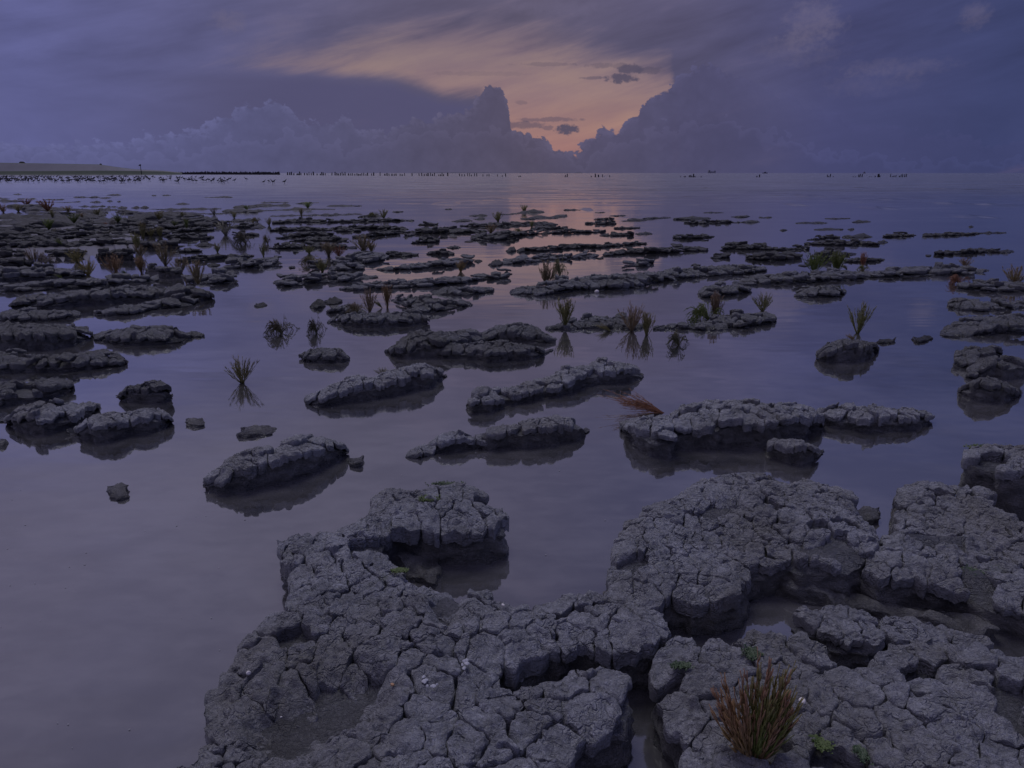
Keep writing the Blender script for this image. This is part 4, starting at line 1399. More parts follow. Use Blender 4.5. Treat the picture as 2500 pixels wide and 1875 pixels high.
ridge('2', 'clay ridge with a red plant at its far end', [(1035, 930, 990), (1150, 925, 1000), (1250, 906, 1000), (1400, 890, 1000), (1600, 866, 985), (1750, 850, 975), (1860, 840, 950)], 'd', .45)
lump('2', 'flat topped clay block behind the red plant ridge', 1448, 1690, 795, 866, clods=True)
ridge('2', 'humped clay block on the pink sheen', [(1320, 730, 755), (1400, 695, 764), (1500, 690, 762), (1570, 702, 748)], 'd', .45)
lump('2', 'cross shaped clay crumb on the pink sheen', 1636, 1742, 745, 806)
lump('2', 'tiny clay crumb off the red plant ridge', 1870, 1926, 870, 915)
lump('2', 'tiny clay crumb below the weedy ridge', 330, 372, 798, 832)
lump('2', 'pair of tiny clay crumbs in the quiet inlet', 298, 345, 934, 960)
ridge('2', 'clay ridge beneath the brown bushes', [(640, 860, 960), (760, 830, 985), (900, 808, 968), (1000, 804, 952), (1115, 822, 920)], 'd', .45)
ridge('2', 'thin clay tongue running on from the brown bushes', [(1100, 806, 880), (1200, 805, 880), (1290, 815, 872), (1390, 812, 868)], 'd', .45)
ridge('2', 'clay block behind the olive plant with an arching neighbour', [(450, 885, 985), (520, 866, 985), (620, 860, 980)], 'd', .4)
ridge('2', 'jumbled low clay block near the olive plant', [(612, 940, 1000), (720, 908, 1008), (860, 906, 1000), (945, 920, 990)], 'd', .45)
ridge('2', 'low weedy clay ridge with small hummocks', [(100, 776, 792), (200, 756, 806), (350, 740, 812), (500, 736, 805), (700, 740, 802), (880, 768, 796)], 'd', .5)
ridge('2', 'narrow arrow shaped clay ridge', [(280, 712, 738), (420, 685, 742), (550, 680, 748), (700, 682, 752), (800, 715, 722)], 'd', .45)
ridge('2', 'dark short clay ledge above the arrow shaped ridge', [(195, 690, 715), (350, 650, 718), (500, 645, 700), (660, 646, 690)], 'd', .4)
ridge('2', 'dark clay ledge with a stepped end', [(130, 612, 655), (300, 602, 655), (500, 600, 650), (660, 610, 650)], 'd', .4)
ridge('2', 'square clay block set before a long ledge', [(664, 612, 665), (780, 608, 668), (895, 615, 662)], 'd', .35)
ridge('2', 'long clay ledge running to a tapered tip', [(640, 596, 640), (900, 588, 640), (1200, 590, 640), (1300, 610, 635)], 'd', .45)
ridge('2', 'low bumpy clay ledge below the tapered one', [(845, 672, 715), (1000, 640, 712), (1200, 625, 690), (1400, 622, 650)], 'd', .45)
ridge('2', 'long dark clay ledge below the open bay', [(165, 548, 592), (400, 522, 590), (640, 540, 582), (850, 536, 580), (1100, 530, 572), (1345, 536, 562)], 'd', .4)
ridge('2', 'pale topped clay ledge beneath the far bushes', [(140, 500, 525), (300, 490, 522), (640, 482, 522), (895, 480, 508)], 'd', .5)
ridge('2', 'clay ledge at the foot of the spiky plant', [(880, 506, 535), (980, 490, 532), (1070, 500, 530)], 'd', .45)
lump('2', 'flat little clay raft in the bay', 1180, 1266, 464, 486)
lump('2', 'thick clay block at the edge of the bay', 1393, 1555, 560, 606, clods=True)
lump('2', 'low clay block before the twin rafts', 1668, 1842, 530, 574)
lump('2', 'upper one of the twin clay rafts', 1816, 1952, 490, 526)
lump('2', 'lower one of the twin clay rafts', 1862, 1945, 520, 552)
ridge('2', 'rumpled clay ridge on the edge of the pink sheen', [(1265, 665, 702), (1400, 612, 692), (1600, 606, 690), (1800, 612, 680), (1960, 622, 660)], 'd', .5)
ridge('2', 'clay ridge under the two thin olive plants', [(1762, 582, 606), (1900, 572, 622), (2040, 560, 622), (2212, 555, 620), (2400, 556, 610), (2550, 558, 604)], 'd', .42)
ridge('2', 'humped clay ridge ending near the pink sheen', [(1800, 722, 738), (1860, 668, 746), (2000, 646, 752), (2100, 655, 748), (2212, 655, 725)], 'd', .5)

ridge('3', 'long pale topped clay ridge with a bare bush at its head', [(10, 1135, 1188), (100, 1095, 1222), (250, 1084, 1232), (430, 1030, 1220), (560, 1025, 1200), (700, 1000, 1200), (850, 990, 1202), (1000, 985, 1198), (1150, 972, 1168), (1300, 962, 1110), (1500, 940, 1085), (1700, 916, 1075), (1900, 912, 1055), (2080, 920, 1030), (2165, 936, 990)], 'd', .5)
ridge('3', 'low dark clay ridge behind the bare bush', [(-45, 880, 945), (0, 862, 945), (150, 850, 935), (300, 820, 915), (420, 840, 900), (560, 836, 895), (650, 810, 890), (760, 812, 880)], 'd', .45)
lump('3', 'square clay block at the head of the low dark ridge', -153, -52, 872, 960)
lump('3', 'first of two square clay blocks in line', -13, 71, 764, 842)
lump('3', 'second of two square clay blocks in line', 78, 149, 768, 842)
ridge('3', 'long clay ridge in line with two square blocks', [(150, 768, 832), (300, 765, 836), (430, 750, 822), (540, 740, 815), (750, 746, 802), (900, 736, 790), (1100, 720, 772), (1180, 727, 770)], 'd', .42)
ridge('3', 'long clay ridge parallel to the square blocks', [(770, 842, 895), (830, 815, 872), (900, 786, 872), (1050, 775, 872), (1200, 770, 872), (1350, 770, 862), (1500, 756, 845), (1680, 772, 826)], 'd', .42)
ridge('3', 'dark clay block butted against the parallel ridge', [(955, 892, 985), (1050, 870, 982), (1150, 860, 970), (1235, 872, 932)], 'd', .35)
ridge('3', 'brick shaped clay block in open blue water', [(1390, 675, 722), (1500, 668, 724), (1700, 666, 722), (1740, 668, 700)], 'd', .35)
ridge('3', 'stepped low clay block near the brick shaped one', [(1700, 835, 892), (1780, 822, 900), (1865, 820, 892)], 'd', .4)
ridge('3', 'irregular clay ridge with a flat cap stone', [(1800, 762, 830), (1870, 726, 826), (2000, 740, 836), (2140, 732, 832), (2230, 765, 822), (2330, 770, 822), (2440, 756, 816), (2550, 766, 810)], 'd', .45)
ridge('3', 'two tiered clay block below the irregular ridge', [(1990, 832, 900), (2050, 816, 930), (2200, 810, 932), (2330, 810, 926), (2440, 816, 916), (2480, 832, 900)], 'd', .42)
ridge('3', 'narrow clay ridge in the fading pink light', [(775, 660, 692), (900, 648, 698), (1075, 648, 694)], 'd', .38)
lump('3', 'rounded clay stub next to the narrow ridge', 1080, 1218, 634, 686)
ridge('3', 'neat rectangular clay raft', [(905, 600, 634), (1000, 596, 636), (1110, 596, 628)], 'd', .38)
ridge('3', 'clay raft with a lighter layer on top', [(660, 558, 592), (760, 552, 600), (900, 550, 596)], 'd', .4)
ridge('3', 'thin clay raft behind the layered one', [(725, 532, 550), (820, 522, 552), (903, 520, 546)], 'd', .42)
lump('3', 'knobbly little clay raft', 868, 998, 492, 524)
ridge('3', 'bumpy clay raft tapering at both ends', [(985, 548, 560), (1020, 530, 566), (1130, 518, 570), (1200, 510, 556), (1360, 516, 530)], 'd', .45)
ridge('3', 'flat thin clay raft in a pair', [(1410, 530, 550), (1500, 520, 552), (1695, 516, 540)], 'd', .42)
ridge('3', 'longer clay raft in front of the flat thin one', [(1490, 552, 592), (1620, 546, 595), (1760, 545, 590), (1895, 546, 576)], 'd', .45)
lump('3', 'round clay crumb between two rafts', 1898, 1962, 552, 578)
lump('3', 'thick clay lump with a shelf', 1968, 2116, 535, 586)
lump('3', 'thin clay sliver far off the rafts', 1648, 1812, 471, 492)
lump('3', 'row of small clay knobs', 1895, 2032, 500, 531)
lump('3', 'dark clay cube with a flat chip', 2128, 2216, 510, 536)
ridge('3', 'long clay ridge under the drooping olive plant', [(-20, 640, 705), (60, 630, 712), (200, 640, 692), (400, 630, 672), (640, 620, 672), (830, 622, 666)], 'd', .45)
ridge('3', 'pale topped clay raft beneath the lone olive sprig', [(195, 612, 635), (300, 590, 642), (515, 596, 626)], 'd', .5)
ridge('3', 'clay raft carrying the yellow sprig', [(-90, 485, 512), (0, 480, 510), (110, 462, 506), (270, 456, 500)], 'd', .42)
ridge('3', 'stepped clay raft in the pink water', [(165, 522, 546), (240, 502, 552), (340, 500, 552), (480, 496, 526)], 'd', .42)
lump('3', 'tiny dark clay peak with chips in the pink water', 480, 596, 446, 472)
lump('3', 'ragged little clay raft in the pink water', 735, 816, 470, 492)

ridge('4', 'very long clay ridge with green plants along its crest', [(-240, 1042, 1130), (-150, 1006, 1138), (0, 1000, 1138), (150, 986, 1135), (350, 976, 1128), (520, 956, 1118), (700, 950, 1108), (830, 960, 1075), (1000, 960, 1060), (1180, 936, 1058), (1400, 926, 1052), (1600, 916, 1052), (1800, 936, 1035), (1930, 965, 985)], 'd', .5)
ridge('3', 'rounded dark clay block under the very long ridge', [(1605, 1135, 1200), (1660, 1096, 1250), (1800, 1076, 1245), (1950, 1070, 1226), (2055, 1102, 1190)], 'd', .42)
ridge('4', 'overhanging clay block mirrored with fuzzy edges', [(295, 1142, 1240), (350, 1102, 1252), (500, 1086, 1258), (620, 1086, 1240), (700, 1126, 1190)], 'd', .35)
ridge('4', 'clay block behind the rounded green bushes', [(340, 900, 960), (500, 806, 930), (640, 796, 920), (760, 802, 855)], 'd', .5)
ridge('4', 'clay block with a red sprig before it', [(690, 870, 930), (850, 850, 930), (1040, 850, 916)], 'd', .42)
ridge('4', 'long knobbly clay ridge in the blue water', [(340, 736, 760), (500, 720, 776), (650, 711, 790), (800, 716, 776), (980, 726, 780)], 'd', .45)
lump('4', 'jagged clay stub ending the knobbly ridge', 975, 1062, 704, 758)
ridge('4', 'grey clay ridge behind the knobbly one', [(380, 696, 728), (500, 672, 730), (650, 670, 714)], 'd', .42)
lump('4', 'eroded clay heap with a thin spit', 700, 908, 658, 712)
ridge('4', 'thick bumpy clay raft on the wide blue water', [(1020, 665, 705), (1100, 652, 712), (1300, 652, 700)], 'd', .38)
ridge('4', 'thick clay raft joined to a longer bar', [(1370, 660, 702), (1480, 648, 704), (1640, 640, 702), (1840, 638, 684)], 'd', .38)
lump('4', 'tapered end of the longer clay bar', 1850, 2068, 634, 672)
ridge('4', 'slab sided clay raft with a stub', [(1465, 808, 870), (1650, 786, 866), (1800, 772, 856), (2000, 780, 846)], 'd', .38)
lump('4', 'clay stub at the end of the slab sided raft', 1988, 2106, 782, 848)
lump('4', 'reddish low clay raft with sloping ends', 442, 680, 604, 644)
lump('4', 'thin clay raft with a pointed wake', 284, 542, 550, 586)
lump('4', 'small ragged clay raft with a peak', 538, 726, 517, 546)
lump('4', 'dark ragged clay raft further out', 743, 898, 540, 577)
lump('4', 'dark clay stump with a chip beside it', 158, 210, 612, 648)
lump('4', 'rounded clay stone off the slab sided raft', 1378, 1428, 830, 862)
lump('4', 'tiny clay speck beyond the longer bar', 1748, 1778, 598, 608)
lump('4', 'tiny flat clay speck behind the eroded heap', 728, 778, 619, 633)
ridge('4', 'mossy clay ridge under the yellow green plant', [(1640, 1082, 1140), (1750, 1046, 1182), (1900, 1040, 1205), (2050, 1050, 1205), (2240, 1060, 1200)], 'd', .42)
ridge('4', 'clay ledge with a blunt square head', [(1575, 1202, 1330), (1650, 1176, 1360), (1850, 1215, 1360), (2050, 1220, 1335), (2240, 1215, 1325)], 'd', .42)
ridge('4', 'cracked clay ledge nearest in the right stack', [(1505, 1452, 1560), (1650, 1382, 1605), (1800, 1342, 1600), (2000, 1326, 1585), (2240, 1330, 1610)], 'd', .5)

# crowded ridges off the left shore
ridge('1', 'large clay ridge with a flat spit at its tip', [(785, 1485, 1570), (850, 1462, 1640), (1000, 1440, 1680), (1200, 1430, 1690), (1400, 1416, 1690), (1535, 1442, 1670), (1600, 1490, 1560), (1695, 1520, 1545)], 'd', .4)
ridge('1', 'wide pitted clay ridge behind the flat spit', [(-40, 1400, 1640), (200, 1400, 1650), (400, 1392, 1640), (600, 1390, 1600), (790, 1432, 1560)], 'b', .5)
ridge('1', 'low wet clay ridge with rounded plates', [(-40, 1300, 1400), (200, 1296, 1405), (400, 1290, 1390), (600, 1290, 1380), (690, 1312, 1342)], 'b', .55)
ridge('1', 'sharp crested clay ridge sliding into the inlet', [(790, 1292, 1400), (950, 1270, 1410), (1150, 1236, 1400), (1300, 1200, 1370), (1500, 1176, 1350), (1600, 1172, 1342), (1660, 1192, 1312)], 'd', .35)
ridge('1', 'double clay ridge above the sharp crest', [(80, 1212, 1290), (200, 1172, 1290), (450, 1152, 1290), (650, 1112, 1270), (900, 1102, 1260), (1100, 1096, 1240), (1400, 1090, 1230), (1700, 1092, 1235), (1815, 1122, 1212)], 'b', .4)
ridge('1', 'pale clay ridge ending in a hollow lump', [(-40, 1078, 1160), (200, 1060, 1150), (450, 1046, 1130), (700, 1026, 1120), (900, 1016, 1110), (1150, 1010, 1080), (1330, 1006, 1060)], 'b', .55)
ridge('1', 'rounded clay head with a tall brown plant', [(1535, 1042, 1080), (1700, 992, 1130), (1850, 966, 1150), (1950, 970, 1140), (2030, 1032, 1080)], 'd', .42)
ridge('a', 'flat clay ridge below the row of brown plants', [(-60, 1250, 1530), (200, 1232, 1500), (600, 1240, 1480), (1150, 1242, 1440), (1450, 1285, 1430)], 'b', .45)
ridge('1', 'clay ridge with a jagged dark mirror image', [(1890, 900, 985), (2000, 870, 1000), (2150, 862, 1000), (2300, 865, 960), (2370, 865, 950)], 'd', .45)
ridge('1', 'straight dark clay ridge behind the jagged one', [(1500, 855, 920), (1750, 832, 920), (1950, 826, 892), (2145, 832, 862)], 'd', .3)
ridge('a', 'shaded clay bank behind the brown plants', [(-60, 1080, 1260), (250, 1082, 1260), (520, 1092, 1230)], 'b', .3)
ridge('a', 'hummocky clay bank above the shaded one', [(-60, 950, 1110), (250, 960, 1100), (500, 990, 1090)], 'b', .45)
ridge('a', 'dark clay bank behind the brown bushes', [(800, 955, 1100), (1200, 950, 1090), (1500, 942, 1060)], 'b', .35)
ridge('a', 'square clay bank beside the tall olive plant', [(1600, 955, 1140), (1900, 960, 1140), (2212, 940, 1150), (2300, 945, 1140)], 'b', .35)
ridge('a', 'long wet clay bank crossing the crowded field', [(-60, 830, 960), (400, 830, 960), (900, 822, 930), (1400, 800, 920), (1800, 800, 920), (2212, 790, 900), (2600, 780, 960), (3100, 805, 950)], 'b', .5)
ridge('a', 'sheeny clay terrace behind the green tuft', [(-60, 762, 850), (500, 736, 830), (1000, 730, 820), (1500, 690, 800), (2000, 690, 790), (2330, 702, 780)], 'b', .5)
ridge('a', 'clay terrace sloping down to the tiny pool', [(1150, 572, 700), (1600, 546, 695), (2000, 540, 690), (2212, 570, 690), (2345, 592, 680)], 'b', .45)
ridge('a', 'pitted clay terrace at the shore', [(-60, 592, 720), (300, 600, 740), (600, 620, 725), (850, 642, 720)], 'b', .5)
ridge('a', 'grey clay terrace with green cushions', [(850, 500, 620), (1250, 472, 560), (1700, 450, 540), (2000, 420, 520), (2400, 432, 520)], 'b', .55)
ridge('a', 'broad rough clay terrace behind the pitted one', [(-60, 462, 580), (400, 450, 590), (800, 460, 560)], 'b', .6)
ridge('a', 'rough clay terrace behind the reddish plants', [(-60, 388, 470), (300, 352, 470), (700, 370, 480), (1150, 376, 455), (1600, 380, 432)], 'b', .6)
ridge('a', 'narrow clay terrace with a lit rim', [(450, 292, 350), (840, 300, 360), (1250, 312, 360)], 'b', .5)
ridge('a', 'dark low clay terrace next to the red plant', [(440, 240, 300), (700, 232, 300), (1080, 236, 300), (1290, 246, 300)], 'b', .45)
ridge('a', 'clay terrace between the two red plants', [(150, 196, 250), (400, 186, 250), (740, 192, 240)], 'b', .45)
ridge('a', 'long low clay ledge behind the red plants', [(-60, 128, 165), (170, 128, 168), (400, 135, 165)], 'd', .4)
ridge('a', 'flat dark clay ledge touching the calm water', [(-60, 85, 122), (90, 85, 120), (165, 95, 116)], 'd', .4)
ridge('a', 'clay ledge behind the first red plant', [(290, 100, 125), (450, 95, 126), (610, 96, 122)], 'd', .4)
lump('a', 'short clay ledge behind the second red plant', 720, 862, 104, 136)
lump('a', 'smooth clay ledge with a pointed end', 888, 1068, 108, 138)
ridge('a', 'dark clay ledge with round knobs', [(620, 145, 172), (900, 150, 192), (1150, 150, 188), (1285, 142, 182)], 'd', .35)
lump('a', 'clay sliver in the calm water past the ledges', 1230, 1464, 62, 102)
lump('a', 'knotty clay sliver next to the last', 1488, 1692, 60, 106)
lump('a', 'two humped dark clay sliver', 1690, 1878, 68, 118)
lump('a', 'long flat clay sliver further out', 1800, 2036, 30, 62)
lump('a', 'shaggy clay lump before the slivers', 1545, 1700, 138, 188)
lump('a', 'small round clay lump below the humped sliver', 1804, 1886, 124, 172)
lump('a', 'egg shaped clay lump alone', 1978, 2036, 138, 172)
lump('a', 'far flat clay chip', 244, 366, 20, 48)
for i, (x0, x1, yt, yd) in enumerate([(1325, 1500, 215, 258), (1506, 1660, 210, 272), (1664, 1780, 218, 252), (1808, 1872, 230, 262), (1880, 1986, 228, 262), (1992, 2142, 230, 292)]):
    lump('a', ['low first', 'broad second', 'sloping third', 'small fourth', 'notched fifth', 'tall squared last'][i] + ' block of the row standing along the water', x0, x1, yt, yd, group='row of clay blocks along the water')
ridge('a', 'long dark ledge under the row of blocks', [(1690, 262, 325), (1900, 262, 330), (2045, 262, 330)], 'd', .35)
ridge('a', 'dark ledge under the tall squared block', [(2015, 297, 375), (2200, 297, 385), (2355, 330, 388)], 'd', .35)
ridge('a', 'dark ledge left of a tiny pool', [(920, 242, 290), (1100, 240, 292), (1290, 250, 300), (1530, 292, 350)], 'b', .4)
lump('b', 'clay cube across the tiny gap from the row', 146, 286, 226, 290)
lump('b', 'pointed clay lump past the cube', 304, 434, 224, 290)
lump('b', 'spindle shaped clay lump in the calm bay', 885, 1098, 170, 220)
lump('b', 'long thin clay spit far in the bay', 1404, 1840, 64, 100)
lump('b', 'tiny twin clay chip in the calm water', 498, 564, 42, 64)
lump('b', 'tiny long clay chip in the calm water', 680, 804, 38, 60)
ridge('b', 'long dark clay ledge fronting the calm bay', [(565, 262, 310), (800, 256, 325), (1200, 250, 322), (1670, 246, 302)], 'd', .35)
ridge('b', 'dark clay ledge with glinting edge', [(1040, 322, 385), (1250, 325, 390), (1550, 330, 392), (1790, 322, 380)], 'd', .4)
ridge('b', 'clay ledge beneath the dark olive bush', [(1780, 282, 380), (2000, 272, 382), (2260, 290, 380)], 'd', .42)
ridge('b', 'low clay ledge behind the dark olive bush', [(1845, 235, 272), (2000, 228, 276), (2260, 226, 282)], 'd', .42)
ridge('b', 'wedge shaped clay terrace by the olive plant', [(190, 432, 452), (350, 360, 446), (600, 330, 440), (940, 352, 420)], 'b', .5)
ridge('b', 'pale clay terrace with dark bites', [(650, 472, 600), (900, 430, 600), (1300, 402, 520), (1580, 402, 496)], 'b', .6)
ridge('b', 'clay terrace under the mossy cushion', [(770, 562, 640), (1100, 520, 622), (1550, 502, 600)], 'b', .5)
ridge('b', 'bulky clay terrace facing the inlet', [(850, 650, 700), (950, 602, 722), (1300, 572, 712), (1550, 592, 682)], 'd', .3)
ridge('b', 'stout clay ridge with square end on the inlet', [(700, 732, 770), (800, 702, 832), (1200, 700, 850), (1520, 716, 832)], 'd', .35)
lump('b', 'rounded clay stub below the square ended ridge', 1228, 1526, 820, 960)
ridge('b', 'clay bank beside the bright little pool', [(860, 965, 1050), (1050, 932, 1065), (1335, 932, 1055)], 'd', .4)
ridge('b', 'shadowed clay bank between brown plants', [(400, 1190, 1400), (700, 1225, 1450), (1000, 1245, 1440)], 'b', .3)
lump('b', 'clay crust perched at the brown plants', 1430, 1632, 1168, 1290)
ridge('b', 'clay ledge by the pale reed like plants', [(1800, 450, 530), (1950, 442, 532), (2070, 432, 520), (2290, 430, 520)], 'd', .4)
ridge('b', 'stony clay ledge below the pale plants', [(1830, 545, 620), (2050, 540, 640), (2290, 515, 620)], 'd', .42)
ridge('b', 'low clay ledge under the fallen dark plant', [(1850, 695, 735), (2050, 680, 770), (2290, 680, 760)], 'd', .45)
ridge('2', 'tiny flat clay raft one of the outermost pair', [(66, 388, 402), (180, 385, 402), (300, 386, 400)], 'd', .4)
ridge('2', 'low clay raft behind the far green plant', [(380, 398, 412), (460, 390, 412), (536, 390, 402)], 'd', .4)
ridge('2', 'low clay raft before the outermost pair', [(-20, 415, 442), (120, 405, 442), (280, 408, 438)], 'd', .4)
ridge('2', 'slim clay raft with a pimple', [(620, 420, 434), (700, 414, 436), (885, 418, 432)], 'd', .4)
ridge('2', 'clay raft at the foot of the far green plant', [(264, 446, 468), (450, 438, 470), (612, 440, 466), (676, 444, 464)], 'd', .42)
ridge('2', 'flat clay raft with small bumps', [(-20, 455, 492), (100, 446, 482), (240, 450, 470)], 'd', .42)
lump('2', 'dark oval clay lump between weeds', -30, 92, 574, 634)
ridge('2', 'squat clay block with sloping shoulder by the inlet', [(100, 862, 955), (160, 856, 955), (225, 865, 940)], 'd', .4)
lump('2', 'tiny clay sliver in the rippled bay', 1618, 1668, 445, 461)

# small humps that fill the crowded shore terraces
rf_ = random.Random(12)
for i in range(46):
    cx = rf_.uniform(-60, 2300) if rf_.random() < .75 else rf_.uniform(2100, 3600)
    cy = rf_.uniform(330, 1000) if cx < 1500 else rf_.uniform(330, 700)
    sc_ = (cy + 60) / 1000
    w_ = rf_.uniform(140, 420) * (.5 + sc_)
    h_ = rf_.uniform(50, 95) * (.45 + sc_)
    st_ = [(cx - w_, cy - h_ * .5, cy + h_ * .3), (cx - w_ * .4, cy - h_ * .75, cy + h_ * .45), (cx + w_ * .3, cy - h_ * .85, cy + h_ * .45), (cx + w_, cy - h_ * .5, cy + h_ * .3)]
    ridge('a', 'rough low clay hump among the crowded shore terraces', st_, 'b', .6, group='humps among the crowded shore terraces')
# ------------------------------------------------------------------ glasswort plants
def plant_geo(seed, kind, n_main, sides, segs, branch, fat=1.0):
    """unit-height glasswort: jointed fleshy shoots with paired upright branchlets"""
    r = random.Random(seed)
    V, Fc = [], []
    for i in range(n_main):
        a = r.uniform(0, 2 * math.pi)
        if kind == 'up':
            spread = r.uniform(.04, .42) ** 1.0; L = r.uniform(.62, 1.0); droop = r.uniform(-.04, .1)
        elif kind == 'fan':
            spread = r.uniform(.1, .75); L = r.uniform(.6, 1.0); droop = r.uniform(0, .12)
        elif kind == 'droop':
            spread = r.uniform(.5, 1.2); L = r.uniform(.8, 1.35); droop = r.uniform(.55, 1.0); a = r.gauss(math.pi, .7) if r.random() < .75 else a
        else:                                   # flattened tuft, swept to one side
            spread = r.uniform(.9, 1.9); L = r.uniform(.8, 1.6); droop = r.uniform(.1, .35); a = r.gauss(math.pi, .35)
        pts, rad = [], []
        w0 = r.uniform(.009, .015) * fat
        bx, by = r.gauss(0, .02), r.gauss(0, .02)
        for k in range(segs + 1):
            t = k / segs
            out = spread * L * (t ** .85)
            zz = L * t * (1 - .25 * min(spread, 1.2)) - droop * L * t * t
            if kind in ('droop', 'swept'):
                zz = max(zz, -.02 + .03 * r.random())
            w = .02 * t
            pts.append((bx + math.cos(a) * out + r.gauss(0, w), by + math.sin(a) * out + r.gauss(0, w), zz))
            rad.append(w0 * (1.15 - .7 * t) * (1.25 if k % 2 else .9))
        tube(V, Fc, pts, rad, sides)
        for b in range(branch):
            t = r.uniform(.25, .92)
            k = min(segs - 1, int(t * segs)); f = t * segs - k
            p = np.array(pts[k]) * (1 - f) + np.array(pts[k + 1]) * f
            d = np.array(pts[k + 1]) - np.array(pts[k]); d /= max(np.linalg.norm(d), 1e-6)
            side = np.array([r.gauss(0, 1), r.gauss(0, 1), r.gauss(0, .3)]); side -= d * side.dot(d); side /= max(np.linalg.norm(side), 1e-6)
            l = L * r.uniform(.1, .26) * (1.1 - .55 * t)
            q = p + (d * .86 + side * .42) * l * .5
            e = q + (d * .97 + side * .14) * l * .55
            if kind in ('droop', 'swept'):
                e[2] = max(e[2], -.02)
            tube(V, Fc, [p, q, e], [w0 * .62, w0 * .72, w0 * .3], sides)
    return V, Fc


PV = {}
for kind, seeds in (('up', range(4)), ('fan', range(4)), ('droop', range(3)), ('swept', range(2))):
    PV[kind] = [mesh_py('glasswort', *plant_geo(50 + s * 7 + len(kind), kind, 38 if kind in ('up', 'fan') else 64, 3, 5, 15, .72), M_PLANT, True) for s in seeds]
PVF = {k: [mesh_py('glasswort', *plant_geo(90 + s * 5, k, 30 if k in ('up', 'fan') else 44, 3, 3, 10, 1.25), M_PLANT, True) for s in range(2)] for k in PV}
TINT = {'brown': (.18, .14, .08, .4), 'olive': (.15, .145, .055, .3), 'green': (.11, .145, .035, .15), 'red': (.2, .09, .05, .8), 'rust': (.19, .13, .06, .6),
        'yellow': (.23, .19, .075, .35), 'dark': (.085, .08, .045, .2), 'pale': (.24, .22, .17, .1)}
rp = random.Random(77)


def plant(reg, x, yb, yt, hw, tint, kind, label, fac=0):
    X, Yb = px(reg, x, yb)
    _, Yt = px(reg, x, yt)
    hw = hw / REG[reg][2]
    # foot: first guess on the water, then on whatever clay is there
    z = 0.0
    for _ in range(3):
        p = at(X, Yb, z)
        z = surface(p[0], p[1])
    p = at(X, Yb, z)
    Dd = p[1]
    d = raydir(X, Yt)
    H = max(.04, CAM_H + Dd * d[2] / d[1] - z)
    W = hw * Dd / F_PX
    me = rp.choice(PV[kind] if Dd < 14 else PVF[kind])
    ext = np.array([v.co for v in me.vertices])
    ex = np.percentile(np.abs(ext[:, 0]), 97)
    ez = np.percentile(ext[:, 2], 99)
    o = bpy.data.objects.new('glasswort_plant', me)
    sx = W / ex * 1.05
    sz = H / ez
    if kind in ('up', 'fan'):
        sx = min(max(sx, sz * .35), sz * 1.7)
    o.scale = (sx, (sx + sz) * .5, sz)
    o.location = (p[0], p[1], z - .012 * min(1, H * 3))
    o.rotation_euler = (0, 0, rp.uniform(0, 6.28) if kind in ('up', 'fan') else rp.uniform(-.4, .4) + (math.pi if fac else 0))
    t = TINT[tint]
    k = rp.uniform(.85, 1.2)
    o.color = (t[0] * k, t[1] * k * rp.uniform(.92, 1.08), t[2] * k, t[3])
    COL.objects.link(o)
    tag(o, label, 'glasswort plant', 'glassworts growing on the clay')
    return o


